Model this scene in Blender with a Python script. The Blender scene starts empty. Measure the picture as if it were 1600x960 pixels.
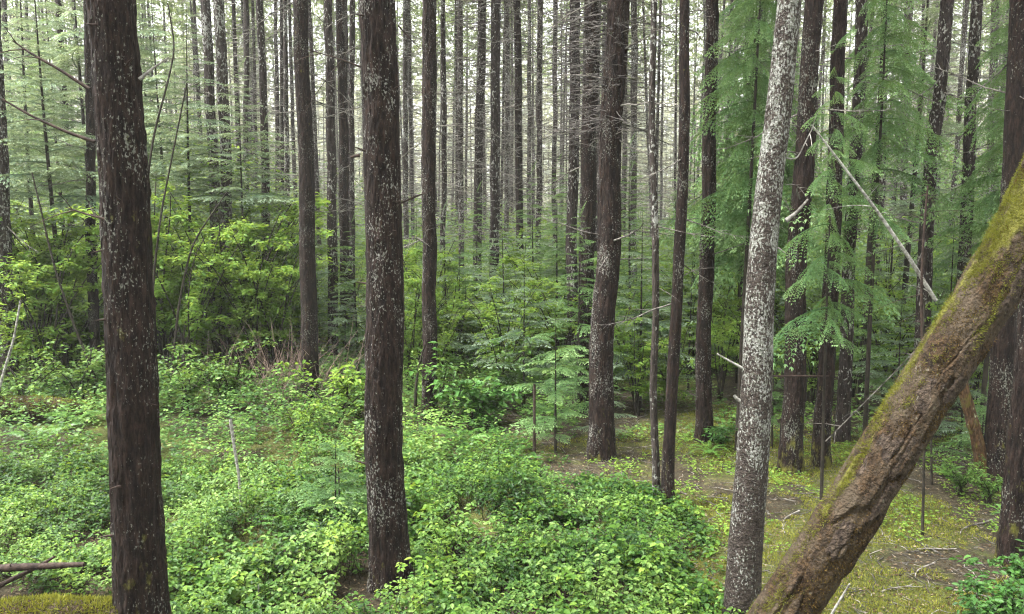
import bpy, math, random
import numpy as np
from mathutils import Vector, Matrix, Quaternion

random.seed(7)
rng = np.random.default_rng(11)
C = bpy.context.scene.collection
R = math.radians

# ------------------------------------------------------------------ camera, world, sun, exposure
EYE = 2.9
F = 1256.0                       # focal length in pixels of the 1600 px wide photograph
PITCH = math.atan((480 - 335) / F)
cam_d = bpy.data.cameras.new("camera")
cam_d.sensor_width = 36.0
cam_d.lens = 36.0 * F / 1600.0
cam_d.clip_start = 0.05
cam_d.clip_end = 900
cam = bpy.data.objects.new("camera", cam_d)
C.objects.link(cam)
cam.location = (0, 0, EYE)
cam.rotation_euler = (R(90) - PITCH, 0, 0)
sc = bpy.context.scene
sc.camera = cam

SUN_EL, SUN_AZ = R(64), R(262)
w = bpy.data.worlds.new("World")
sc.world = w
w.use_nodes = True
nt = w.node_tree
bg = nt.nodes["Background"]
sky = nt.nodes.new("ShaderNodeTexSky")
sky.sky_type = 'NISHITA'
sky.sun_disc = False
sky.sun_elevation = SUN_EL
sky.sun_rotation = SUN_AZ
sky.dust_density = 4.0
sky.air_density = 1.5
hs = nt.nodes.new("ShaderNodeHueSaturation")
hs.inputs['Saturation'].default_value = 0.12
hs.inputs['Value'].default_value = 0.95
nt.links.new(sky.outputs[0], hs.inputs['Color'])
nt.links.new(hs.outputs[0], bg.inputs[0])
bg.inputs[1].default_value = 0.15
sd = bpy.data.lights.new("sun", 'SUN')
sd.energy = 1.5
sd.angle = R(30)
sd.color = (1.0, 0.97, 0.92)
so = bpy.data.objects.new("sun", sd)
C.objects.link(so)
so.location = (0, -5, 40)
so.rotation_euler = Vector((math.sin(SUN_AZ)*math.cos(SUN_EL), math.cos(SUN_AZ)*math.cos(SUN_EL), math.sin(SUN_EL))).to_track_quat('Z', 'Y').to_euler()

sc.view_settings.view_transform = 'Standard'
sc.view_settings.look = 'None'
sc.view_settings.exposure = 2.98
sc.view_settings.gamma = 1
sc.render.engine = 'CYCLES'
cy = sc.cycles
cy.max_bounces = 6
cy.diffuse_bounces = 4
cy.glossy_bounces = 2
cy.transmission_bounces = 4
cy.transparent_max_bounces = 4
cy.volume_bounces = 1
cy.use_denoising = True
cy.use_adaptive_sampling = False
cy.sample_clamp_indirect = 4.0
cy.pixel_filter_type = 'BLACKMAN_HARRIS'
cy.filter_width = 1.2

# ------------------------------------------------------------------ numeric helpers
def _h(ix, iy, iz, seed):
    n = (ix.astype(np.int64) * 374761393 + iy.astype(np.int64) * 668265263 + iz.astype(np.int64) * 2147483647 + seed * 974711) & 0xffffffff
    n = ((n ^ (n >> 13)) * 1274126177) & 0xffffffff
    n = (n ^ (n >> 16)) & 0xffffffff
    n = (n * 2246822519) & 0xffffffff
    return ((n >> 8) & 0xffff) / 65535.0

def noise(x, y, z=0.0, seed=0):
    x, y, z = np.broadcast_arrays(np.asarray(x, float), np.asarray(y, float), np.asarray(z, float))
    ix, iy, iz = np.floor(x), np.floor(y), np.floor(z)
    fx, fy, fz = x - ix, y - iy, z - iz
    fx, fy, fz = fx*fx*(3-2*fx), fy*fy*(3-2*fy), fz*fz*(3-2*fz)
    r = 0
    for a in (0, 1):
        for b in (0, 1):
            for c in (0, 1):
                wgt = (fx if a else 1-fx) * (fy if b else 1-fy) * (fz if c else 1-fz)
                r = r + wgt * _h(ix+a, iy+b, iz+c, seed)
    return r

def fbm(x, y, z=0.0, seed=0, o=3):
    r, a, s = 0, 0.5, 0
    for i in range(o):
        r = r + a * noise(np.asarray(x)*2**i, np.asarray(y)*2**i, np.asarray(z)*2**i, seed+i*17)
        s += a
        a *= 0.5
    return r / s

def gz(x, y):
    """ground height"""
    x = np.asarray(x, float); y = np.asarray(y, float)
    z = 0.22 * (fbm(x*0.16, y*0.16, seed=3) - 0.5) + 0.10 * (fbm(x*0.9, y*0.9, seed=5) - 0.5)
    t = np.clip((4.4 - y) / 4.4, 0, 1)
    z = z + 1.25 * t*t*(3-2*t)
    return z

cp, sp = math.cos(PITCH), math.sin(PITCH)
def ray(px, py):
    dx, dz = (px - 800) / F, (480 - py) / F
    return np.array([dx, cp + dz*sp, -sp + dz*cp])
def ground_at(px, py):
    """place on the ground seen at a point of the photograph"""
    d = ray(px, py)
    z = 0.0
    for _ in range(6):
        t = (EYE - z) / -d[2]
        z = float(gz(d[0]*t, d[1]*t))
    return Vector((d[0]*t, d[1]*t, z))
def at_depth(px, py, Y):
    d = ray(px, py)
    t = Y / d[1]
    return Vector((d[0]*t, Y, EYE + d[2]*t))
def project(x, y, z):
    x, y, z = np.asarray(x, float), np.asarray(y, float), np.asarray(z, float) - EYE
    f = y*cp - z*sp
    u = y*sp + z*cp
    return 800 + F*x/f, 480 - F*u/f, f

# ------------------------------------------------------------------ mesh helpers
class MB:
    def __init__(s):
        s.v, s.q, s.t, s.n = [], [], [], 0
    def add(s, V, Q, tint=0.5):
        V = np.asarray(V, float).reshape(-1, 3)
        Q = np.asarray(Q, np.int64).reshape(-1, 4)
        s.v.append(V); s.q.append(Q + s.n)
        s.t.append(np.broadcast_to(np.asarray(tint, float), (len(V),)))
        s.n += len(V)
        return s
    def mesh(s, name, mat, smooth=True, split=None):
        me = bpy.data.meshes.new(name)
        V = np.concatenate(s.v) if s.v else np.zeros((0, 3))
        Q = np.concatenate(s.q) if s.q else np.zeros((0, 4), np.int64)
        T = np.concatenate(s.t) if s.t else np.zeros(0)
        me.vertices.add(len(V)); me.vertices.foreach_set('co', V.ravel())
        me.loops.add(Q.size); me.loops.foreach_set('vertex_index', Q.ravel().astype(np.int32))
        me.polygons.add(len(Q))
        me.polygons.foreach_set('loop_start', np.arange(0, Q.size, 4, dtype=np.int32))
        me.polygons.foreach_set('loop_total', np.full(len(Q), 4, np.int32))
        me.polygons.foreach_set('use_smooth', np.full(len(Q), smooth, bool))
        at = me.attributes.new('tint', 'FLOAT', 'POINT')
        at.data.foreach_set('value', T.astype(np.float32))
        me.update(calc_edges=True)
        for m in (mat if isinstance(mat, (list, tuple)) else [mat]):
            me.materials.append(m)
        return me

def nrmz(a):
    return a / np.maximum(np.linalg.norm(a, axis=-1, keepdims=True), 1e-9)

def leaves6(P, D, N, L, W, tint, mb, droop=0.25, fold=0.18):
    """oval leaves of two folded halves; P base, D direction, N upper normal"""
    D = nrmz(D); S = nrmz(np.cross(D, N)); N = nrmz(np.cross(S, D))
    L = np.asarray(L).reshape(-1, 1); W = np.asarray(W).reshape(-1, 1)
    def pt(a, s, lift):
        return P + D*L*a + S*W*s + N*(W*abs(s)*2*fold*lift - L*droop*a*a)
    pts = [pt(0, 0, 0), pt(.28, -.46, 1), pt(.68, -.40, 1), pt(1.0, 0, 0), pt(.68, .40, 1), pt(.28, .46, 1)]
    V = np.stack(pts, 1)
    n = len(P); b = np.arange(n)[:, None] * 6
    Q = np.stack([b + np.array([0, 3, 2, 1]), b + np.array([0, 5, 4, 3])], 1)
    mb.add(V.reshape(-1, 3), Q.reshape(-1, 4), np.repeat(np.asarray(tint, float), 6))

def leaves4(P, D, N, L, W, tint, mb, wide=0.45, droop=0.1):
    D = nrmz(D); S = nrmz(np.cross(D, N)); N = nrmz(np.cross(S, D))
    L = np.asarray(L).reshape(-1, 1); W = np.asarray(W).reshape(-1, 1)
    V = np.stack([P, P + D*L*wide - S*W*.5, P + D*L - N*L*droop, P + D*L*wide + S*W*.5], 1)
    n = len(P); b = np.arange(n)[:, None] * 4
    mb.add(V.reshape(-1, 3), b + np.array([0, 3, 2, 1]), np.repeat(np.asarray(tint, float), 4))

def tube(path, radii, seg, mb, tint=0.5, cap=True):
    path = np.asarray(path, float); n = len(path)
    T = nrmz(np.gradient(path, axis=0))
    ref = np.array([0, 0, 1.0]) if abs(T[0][2]) < 0.8 else np.array([1.0, 0, 0])
    a = nrmz(np.cross(T[0], ref)); A = []
    for i in range(n):
        a = a - T[i]*np.dot(a, T[i]); a = a / max(np.linalg.norm(a), 1e-9); A.append(a)
    A = np.array(A); B = np.cross(T, A)
    th = np.arange(seg) * 2*math.pi/seg
    r = np.asarray(radii, float).reshape(n, 1, 1)
    V = path[:, None, :] + r*(A[:, None, :]*np.cos(th)[None, :, None] + B[:, None, :]*np.sin(th)[None, :, None])
    i, j = np.meshgrid(np.arange(n-1), np.arange(seg), indexing='ij')
    k = (j+1) % seg
    Q = np.stack([i*seg+j, i*seg+k, (i+1)*seg+k, (i+1)*seg+j], -1).reshape(-1, 4)
    mb.add(V.reshape(-1, 3), Q, tint)

def obj(name, me, parent=None, loc=(0, 0, 0), label=None, cat=None, group=None, kind=None):
    o = bpy.data.objects.new(name, me)
    C.objects.link(o)
    o.location = loc
    if parent is not None: o.parent = parent
    if label: o['label'] = label
    if cat: o['category'] = cat
    if group: o['group'] = group
    if kind: o['kind'] = kind
    return o
def thing(name, loc, label, cat, group=None):
    return obj(name, None, None, loc, label, cat, group)

# ------------------------------------------------------------------ materials
def new_mat(name):
    m = bpy.data.materials.new(name); m.use_nodes = True
    n = m.node_tree; n.nodes.clear()
    out = n.nodes.new("ShaderNodeOutputMaterial")
    return m, n, out
def N(n, t, **kw):
    x = n.nodes.new(t)
    for k, v in kw.items(): setattr(x, k, v)
    return x
def ramp(n, stops, src, interp='LINEAR'):
    r = N(n, "ShaderNodeValToRGB"); r.color_ramp.interpolation = interp
    e = r.color_ramp.elements
    while len(e) < len(stops): e.new(0.5)
    for el, (p, c) in zip(e, stops):
        el.position = p; el.color = (*c, 1) if len(c) == 3 else c
    n.links.new(src, r.inputs[0])
    return r.outputs[0]
def g(v): return (v, v, v)
def mixc(n, fac, a, b):
    m = N(n, "ShaderNodeMix", data_type='RGBA')
    if isinstance(fac, float): m.inputs[0].default_value = fac
    else: n.links.new(fac, m.inputs[0])
    for k, s in ((6, a), (7, b)):
        if isinstance(s, tuple): m.inputs[k].default_value = (*s, 1)
        else: n.links.new(s, m.inputs[k])
    return m.outputs[2]
def math_(n, op, a, b=None, clamp=False):
    m = N(n, "ShaderNodeMath", operation=op); m.use_clamp = clamp
    for k, s in ((0, a), (1, b)):
        if s is None: continue
        if isinstance(s, (int, float)): m.inputs[k].default_value = s
        else: n.links.new(s, m.inputs[k])
    return m.outputs[0]
def tex(n, vec, scale, detail=3, rough=0.55, kind='noise'):
    if kind == 'noise':
        t = N(n, "ShaderNodeTexNoise"); t.inputs['Detail'].default_value = detail; t.inputs['Roughness'].default_value = rough
    else:
        t = N(n, "ShaderNodeTexVoronoi"); t.feature = kind
    t.inputs['Scale'].default_value = scale
    if vec is not None: n.links.new(vec, t.inputs['Vector'])
    return t.outputs[0]
def mapping(n, scale, world=False, offs=True):
    if world:
        src = N(n, "ShaderNodeNewGeometry").outputs['Position']
    else:
        src = N(n, "ShaderNodeTexCoord").outputs['Object']
    mp = N(n, "ShaderNodeMapping"); mp.inputs['Scale'].default_value = scale
    n.links.new(src, mp.inputs[0])
    if offs and not world:
        oi = N(n, "ShaderNodeObjectInfo")
        v = N(n, "ShaderNodeCombineXYZ")
        m = math_(n, 'MULTIPLY', oi.outputs['Random'], 40.0)
        for k in range(3): n.links.new(m, v.inputs[k])
        n.links.new(v.outputs[0], mp.inputs['Location'])
    return mp.outputs[0]

def leaf_mat(name, lo, mid, hi, trans=0.35, rough=0.42, spec=0.5):
    m, n, out = new_mat(name)
    at = N(n, "ShaderNodeAttribute"); at.attribute_name = 'tint'
    oi = N(n, "ShaderNodeObjectInfo")
    v = math_(n, 'ADD', at.outputs['Fac'], math_(n, 'MULTIPLY', math_(n, 'SUBTRACT', oi.outputs['Random'], 0.5), 0.25))
    col = ramp(n, [(0.0, lo), (0.5, mid), (1.0, hi)], v)
    p = N(n, "ShaderNodeBsdfPrincipled")
    n.links.new(col, p.inputs['Base Color'])
    p.inputs['Roughness'].default_value = rough
    p.inputs['Specular IOR Level'].default_value = spec
    tr = N(n, "ShaderNodeBsdfTranslucent")
    tc = mixc(n, 0.5, col, (min(hi[0]*1.5, 1), min(hi[1]*1.3, 1), hi[2]*0.7))
    n.links.new(tc, tr.inputs[0])
    mx = N(n, "ShaderNodeMixShader"); mx.inputs[0].default_value = trans
    n.links.new(p.outputs[0], mx.inputs[1]); n.links.new(tr.outputs[0], mx.inputs[2])
    n.links.new(mx.outputs[0], out.inputs[0])
    return m

def bark_mat(name, dark, light, lichen_col, lichen=0.5, moss=0.0, soft=0.075, lattr=0.0, patchy=None, vscale=0.22, fleck=34.0, patch=5.0, moss_lo=0.52):
    """ridged bark with pale lichen flecks; moss follows the vertex attribute 'tint'"""
    m, n, out = new_mat(name)
    v = mapping(n, (1, 1, vscale))
    vi = mapping(n, (1, 1, 0.6))
    a = tex(n, v, 26, 4, 0.65)
    b = tex(n, v, 70, 2, 0.6)
    base = mixc(n, ramp(n, [(0.32, g(0)), (0.68, g(1))], a), dark, light)
    base = mixc(n, math_(n, 'MULTIPLY', ramp(n, [(0.45, g(0)), (0.6, g(1))], b), 0.6), base, (dark[0]*0.35, dark[1]*0.35, dark[2]*0.35))
    big = tex(n, vi, patch, 3, 0.6)
    sm = tex(n, vi, fleck, 2, 0.5)
    lim = math_(n, 'ADD', sm, math_(n, 'MULTIPLY', math_(n, 'SUBTRACT', big, 0.5), 0.80))
    fine2 = tex(n, vi, fleck*2.1, 2, 0.6)
    lim = math_(n, 'ADD', lim, math_(n, 'MULTIPLY', math_(n, 'SUBTRACT', fine2, 0.5), 0.45))
    if patchy:
        pm = ramp(n, [(0.42, g(0)), (0.60, g(1))], tex(n, vi, 6.5, 4, 0.65))
        base = mixc(n, math_(n, 'MULTIPLY', pm, 0.75), base, patchy)
    if lattr:
        al = N(n, "ShaderNodeAttribute"); al.attribute_name = 'tint'
        lim = math_(n, 'ADD', lim, math_(n, 'MULTIPLY', math_(n, 'SUBTRACT', al.outputs['Fac'], 0.5), lattr))
    t0 = 0.73 - 0.16*lichen
    lf = ramp(n, [(t0, g(0)), (t0+soft, g(1))], lim)
    lv = tex(n, vi, 90, 2)
    lc = mixc(n, ramp(n, [(0.35, g(0)), (0.65, g(1))], lv), lichen_col, (lichen_col[0]*0.42, lichen_col[1]*0.45, lichen_col[2]*0.38))
    col = mixc(n, lf, base, lc)
    if moss:
        at = N(n, "ShaderNodeAttribute"); at.attribute_name = 'tint'
        mn = tex(n, vi, 9, 4, 0.7)
        mv = math_(n, 'MULTIPLY', math_(n, 'ADD', mn, math_(n, 'SUBTRACT', at.outputs['Fac'], 0.5)), moss)
        mf = ramp(n, [(moss_lo, g(0)), (moss_lo+0.14, g(1))], mv)
        mc = mixc(n, tex(n, vi, 45, 3, 0.7), (0.035, 0.036, 0.008), (0.15, 0.145, 0.025))
        col = mixc(n, mf, col, mc)
    p = N(n, "ShaderNodeBsdfPrincipled"); p.inputs['Roughness'].default_value = 0.92
    p.inputs['Specular IOR Level'].default_value = 0.2
    n.links.new(col, p.inputs['Base Color'])
    bm = N(n, "ShaderNodeBump"); bm.inputs['Strength'].default_value = 1.0; bm.inputs['Distance'].default_value = 0.05
    hgt = math_(n, 'ADD', a, math_(n, 'MULTIPLY', b, 0.35))
    n.links.new(hgt, bm.inputs['Height'])
    n.links.new(bm.outputs[0], p.inputs['Normal'])
    n.links.new(p.outputs[0], out.inputs[0])
    return m

def plain_mat(name, a, b, scale=20, rough=0.85):
    m, n, out = new_mat(name)
    v = mapping(n, (1, 1, 1))
    col = mixc(n, ramp(n, [(0.35, g(0)), (0.65, g(1))], tex(n, v, scale, 3, 0.6)), a, b)
    at = N(n, "ShaderNodeAttribute"); at.attribute_name = 'tint'
    mul = N(n, "ShaderNodeMix", data_type='RGBA', blend_type='MULTIPLY'); mul.inputs[0].default_value = 1
    n.links.new(col, mul.inputs[6])
    k = math_(n, 'ADD', math_(n, 'MULTIPLY', at.outputs['Fac'], 1.0), 0.5)
    n.links.new(k, mul.inputs[7])
    p = N(n, "ShaderNodeBsdfPrincipled"); p.inputs['Roughness'].default_value = rough
    p.inputs['Specular IOR Level'].default_value = 0.25
    n.links.new(mul.outputs[2], p.inputs['Base Color'])
    n.links.new(p.outputs[0], out.inputs[0])
    return m

def ground_mat():
    m, n, out = new_mat("forest floor")
    v = mapping(n, (1, 1, 1), world=True)
    a = tex(n, v, 38, 6, 0.8)
    b = tex(n, v, 7, 5, 0.7)
    c = tex(n, v, 2.2, 4, 0.7)
    ab = math_(n, 'ADD', math_(n, 'MULTIPLY', a, 0.7), math_(n, 'MULTIPLY', c, 0.3))
    lit = ramp(n, [(0.34, (0.010, 0.008, 0.005)), (0.48, (0.032, 0.026, 0.016)), (0.56, (0.062, 0.052, 0.032)), (0.66, (0.14, 0.12, 0.08))], ab)
    moss = ramp(n, [(0.34, (0.022, 0.026, 0.008)), (0.5, (0.060, 0.068, 0.018)), (0.68, (0.14, 0.145, 0.038))], ab)
    at = N(n, "ShaderNodeAttribute"); at.attribute_name = 'tint'
    f = ramp(n, [(0.44, g(0)), (0.60, g(1))], math_(n, 'ADD', math_(n, 'MULTIPLY', b, 0.7), math_(n, 'SUBTRACT', at.outputs['Fac'], 0.36)))
    col = mixc(n, f, lit, moss)
    p = N(n, "ShaderNodeBsdfPrincipled"); p.inputs['Roughness'].default_value = 0.95
    p.inputs['Specular IOR Level'].default_value = 0.15
    n.links.new(col, p.inputs['Base Color'])
    bm = N(n, "ShaderNodeBump"); bm.inputs['Strength'].default_value = 0.8; bm.inputs['Distance'].default_value = 0.03
    n.links.new(math_(n, 'ADD', a, b), bm.inputs['Height']); n.links.new(bm.outputs[0], p.inputs['Normal'])
    n.links.new(p.outputs[0], out.inputs[0])
    return m

M = {}
M['fir'] = bark_mat("fir bark", (0.0035, 0.0019, 0.0015), (0.031, 0.0185, 0.0140), (0.18, 0.18, 0.16), lichen=0.42, moss=1.0, moss_lo=0.66, fleck=72, patch=3.5)
M['fir_flecked'] = bark_mat("flecked fir bark", (0.0040, 0.0022, 0.0017), (0.034, 0.0205, 0.0155), (0.22, 0.215, 0.20), lichen=0.60, moss=1.0, moss_lo=0.72, fleck=80, patch=5)
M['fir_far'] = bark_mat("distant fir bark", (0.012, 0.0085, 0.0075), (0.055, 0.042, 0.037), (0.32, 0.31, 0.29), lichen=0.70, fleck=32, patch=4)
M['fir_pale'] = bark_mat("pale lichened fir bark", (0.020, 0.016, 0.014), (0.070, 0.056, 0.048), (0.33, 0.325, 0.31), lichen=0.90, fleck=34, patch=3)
M['alder'] = bark_mat("alder bark", (0.024, 0.018, 0.015), (0.085, 0.068, 0.058), (0.34, 0.34, 0.32), lichen=1.0, vscale=1.4, lattr=0.34, fleck=78, patch=9, soft=0.13)
M['mossy'] = bark_mat("mossy alder bark", (0.008, 0.0048, 0.0028), (0.075, 0.046, 0.023), (0.14, 0.12, 0.09), lichen=-0.1, vscale=0.9, moss=1.0, fleck=30, patch=3, moss_lo=0.74, patchy=(0.065, 0.050, 0.034))
M['rust'] = bark_mat("rusty mossy bark", (0.035, 0.020, 0.010), (0.13, 0.072, 0.035), (0.3, 0.3, 0.2), lichen=0.0, moss=1.0, moss_lo=0.5)
M['twig'] = plain_mat("dead lichened twigs", (0.022, 0.017, 0.014), (0.20, 0.185, 0.165), 14)
M['twig_grey'] = plain_mat("fine grey twigs", (0.012, 0.009, 0.008), (0.12, 0.11, 0.10), 14)
M['twig_dark'] = plain_mat("dark living stems", (0.012, 0.010, 0.007), (0.035, 0.028, 0.020), 14)
M['bleached'] = plain_mat("bleached dead wood", (0.10, 0.092, 0.082), (0.36, 0.35, 0.32), 30)
M['brownwood'] = plain_mat("brown dead wood", (0.014, 0.009, 0.007), (0.055, 0.036, 0.028), 25)
M['pinktwig'] = plain_mat("pinkish dry twigs", (0.11, 0.075, 0.06), (0.26, 0.19, 0.16), 12)
M['plate'] = bark_mat("grey bark plate", (0.022, 0.015, 0.011), (0.085, 0.062, 0.045), (0.16, 0.14, 0.11), lichen=0.1, vscale=1.0)
M['cover'] = leaf_mat("ground cover leaf", (0.01, 0.036, 0.007), (0.06, 0.135, 0.026), (0.175, 0.275, 0.065), trans=0.30, rough=0.45, spec=0.18)
M['cover_fresh'] = leaf_mat("fresh bright leaf", (0.024, 0.07, 0.01), (0.092, 0.185, 0.027), (0.215, 0.315, 0.052), trans=0.36, rough=0.5, spec=0.15)
M['salal'] = leaf_mat("dark glossy leaf", (0.015, 0.05, 0.01), (0.045, 0.125, 0.024), (0.11, 0.23, 0.05), trans=0.25, rough=0.45, spec=.25)
M['maple'] = leaf_mat("shrub leaf", (0.028, 0.078, 0.012), (0.11, 0.215, 0.036), (0.25, 0.36, 0.08), trans=0.44, rough=0.5, spec=0.15)
M['hemlock'] = leaf_mat("hemlock needles", (0.018, 0.048, 0.016), (0.08, 0.158, 0.055), (0.22, 0.33, 0.14), trans=0.34, rough=0.7, spec=0.12)
M['hemlock_blue'] = leaf_mat("blue green needles", (0.03, 0.062, 0.038), (0.118, 0.185, 0.118), (0.29, 0.37, 0.26), trans=0.36, rough=0.7, spec=0.12)
M['cedar'] = leaf_mat("cedar sprays", (0.014, 0.048, 0.016), (0.08, 0.168, 0.062), (0.23, 0.35, 0.155), trans=0.36, rough=0.6, spec=0.15)
M['crown'] = leaf_mat("fir crown needles", (0.05, 0.08, 0.035), (0.11, 0.16, 0.07), (0.19, 0.25, 0.12), trans=0.4, rough=0.6, spec=0.2)
M['moss'] = leaf_mat("moss", (0.03, 0.038, 0.007), (0.115, 0.13, 0.022), (0.25, 0.26, 0.045), trans=0.3, rough=0.8, spec=0.1)
M['drymoss'] = leaf_mat("dry brown moss", (0.016, 0.010, 0.004), (0.060, 0.038, 0.012), (0.14, 0.095, 0.03), trans=0.15, rough=0.9, spec=0.05)
M['fern'] = leaf_mat("fern frond", (0.03, 0.10, 0.02), (0.08, 0.20, 0.035), (0.15, 0.28, 0.05), trans=0.30)
M['litter'] = leaf_mat("dead leaf", (0.03, 0.018, 0.010), (0.09, 0.058, 0.034), (0.22, 0.18, 0.12), trans=0.1, rough=0.8, spec=0.1)
M['far_leaf'] = leaf_mat('pale hazed far foliage', (.09, .115, .095), (.19, .22, .185), (.34, .37, .32), trans=0.45, rough=0.6, spec=0.2)  # fresh pale leaves, with distance haze and sky brightness put into the colour
M['ground'] = ground_mat()

# ------------------------------------------------------------------ ground sheet
def border(py):
    """right edge of the leafy ground cover, in photograph pixels"""
    return np.interp(py, [560, 700, 725, 745, 765, 790, 830, 880, 960, 1050], [1500, 905, 905, 950, 1010, 1070, 1115, 1140, 1150, 1160])
def cover_density(x, y):
    px, py, f = project(x, y, gz(x, y))
    n = fbm(np.asarray(x)*0.9, np.asarray(y)*0.9, seed=41)
    d = np.clip((border(py) - px + 15 + (n-0.5)*260 + (fbm(np.asarray(x)*3.5, np.asarray(y)*3.5, seed=43)-.5)*160) / 60.0, 0, 1)
    d = np.where(py < 690, np.where(px > 900, 0.55*(n > 0.40), 1.0), d)
    return d * (f > 0.5)

def ax(segs):
    out = [segs[0][0]]
    for a, b, st in segs:
        k = max(1, int(round((b-a)/st))); out += list(a + (b-a)*(np.arange(k)+1)/k)
    return np.array(out)
gx = ax([(-420, -120, 30), (-120, -30, 6), (-30, -8, 0.8), (-8, 9, 0.075), (9, 30, 0.8), (30, 120, 6), (120, 420, 30)])
gy = ax([(-420, -60, 40), (-60, 0, 3), (0, 4.5, 0.3), (4.5, 14, 0.06), (14, 26, 0.3), (26, 70, 1.5), (70, 150, 6), (150, 500, 35)])
X, Y = np.meshgrid(gx, gy, indexing='xy')
Z = gz(X, Y)
near = (X > -8) & (X < 9) & (Y > 4.5) & (Y < 14)
near = near*1.0
Z = Z + near * 0.07 * (fbm(X*4, Y*5, seed=9, o=4) - 0.5)
ppx, ppy, _f = project(X, Y, Z)
mo = fbm(X*0.8, Y*0.8, seed=23, o=4)
T = np.clip(0.68 + (mo-0.5)*1.8, 0, 1)
T = np.where(_f > 0.5, T, 0.5)
T = T - 0.20*np.exp(-((ppy-745)/32.0)**2)*((ppx > 850) & (_f > 0.5))            # brown needle band behind the clearing
T = T + 0.16*np.clip((ppy-850)/80.0, 0, 1)*((ppx > 1150) & (_f > 0.5))
T = T - 0.25*((cover_density(X, Y) > 0.5) & (_f > 0.5))
mb = MB()
nx, ny = len(gx), len(gy)
i, j = np.meshgrid(np.arange(ny-1), np.arange(nx-1), indexing='ij')
mb.add(np.stack([X, Y, Z], -1), np.stack([i*nx+j, i*nx+j+1, (i+1)*nx+j+1, (i+1)*nx+j], -1).reshape(-1, 4), T.ravel())
obj('ground', mb.mesh('ground', M['ground']), kind='structure')

# ------------------------------------------------------------------ trunks
def trunk_mesh(path, radii, seg, step, amp, seed, mat, top_z=6.5, flare=0.45, flare_h=0.28, moss=None, ridge=5.0, vs=0.9, fine_to=None, crack=0):
    """bark-ridged trunk along a path (local coordinates); fine rings low down, coarse ones above"""
    path = np.asarray(path, float); radii = np.asarray(radii, float)
    s = np.concatenate([[0], np.cumsum(np.linalg.norm(np.diff(path, axis=0), axis=1))])
    ft = min(s[-1], top_z if fine_to is None else fine_to)
    S = np.concatenate([np.arange(0, ft, step), np.linspace(ft, s[-1], max(2, int((s[-1]-ft)/1.2)+1))]) if s[-1] > ft + .01 else np.linspace(0, s[-1], int(s[-1]/step)+2)
    # smooth the path on an even spacing
    U = np.linspace(0, s[-1], max(8, int(s[-1]/.1)))
    pu = np.stack([np.interp(U, s, path[:, k]) for k in range(3)], 1)
    for _ in range(60): pu[1:-1] = (pu[:-2] + 2*pu[1:-1] + pu[2:])/4
    if s[-1] > 3:
        pu[:, 0] += .035*(fbm(U*.75, 0, seed=seed+2, o=2)-.5)*np.clip(U, 0, 1)*2; pu[:, 1] += .04*(noise(U*.6, 3, seed=seed+3)-.5)*np.clip(U, 0, 1)
    pl = np.stack([np.interp(S, U, pu[:, k]) for k in range(3)], 1)
    rad = np.interp(S, s, radii)
    rad = rad * (1 + flare*np.exp(-S/flare_h))
    T_ = nrmz(np.gradient(pl, axis=0))
    A = nrmz(np.cross(T_, np.array([0, 1.0, 0.0])[None, :] + 0*T_)) * -1
    B = np.cross(T_, A)
    th = np.arange(seg)*2*math.pi/seg
    R0 = float(radii[0])
    cx, cyy = np.cos(th)[None, :], np.sin(th)[None, :]
    SS = S[:, None]
    # noise on the unrolled cylinder, ridges run along the trunk
    u1 = cx*R0*100/ridge; u2 = cyy*R0*100/ridge
    rdg = 1 - np.abs(2*fbm(u1+9, u2+9, SS*vs*3.2, seed=seed, o=3)-1)*1.6
    plates = fbm(u1*2.2, u2*2.2, SS*10, seed=seed+5, o=2) - 0.5
    lobe = (noise(cx*1.3+3, cyy*1.3+3, SS*0.35, seed=seed+9) - 0.5)
    root = np.exp(-SS/(flare_h*0.9)) * (np.sin(th*5+seed)[None, :]*0.5+0.2)
    r = rad[:, None]*(1 + 0.10*lobe + 0.22*root*(flare > 0.1)) + amp*(rdg-0.45) + amp*1.4*plates
    if crack:
        cn = fbm(cx*1.6+2, cyy*1.6+5, SS*2.4, seed=seed+31, o=2); cm = np.clip((noise(cx*1.1, cyy*1.1, SS*.8, seed=seed+40)-.35)*4, 0, 1)
        r = r - crack*cm*np.exp(-((cn-.5)/.022)**2) + crack*.35*cm*np.clip((cn-.5)*20, -1, 1)
    V = pl[:, None, :] + r[..., None]*(A[:, None, :]*cx[..., None] + B[:, None, :]*cyy[..., None])
    n = len(S)
    i, j = np.meshgrid(np.arange(n-1), np.arange(seg), indexing='ij')
    k = (j+1) % seg
    Q = np.stack([i*seg+j, i*seg+k, (i+1)*seg+k, (i+1)*seg+j], -1).reshape(-1, 4)
    if moss is None:
        tt = 0.5 + 0.35*np.exp(-SS/0.5) - 0.0*cx
    else:
        tt = moss(SS, cx, cyy)
    mbx = MB(); mbx.add(V.reshape(-1, 3), Q, np.broadcast_to(tt, r.shape).ravel())
    return mbx.mesh('trunk', mat), (S, pl, rad, A, B)

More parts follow.
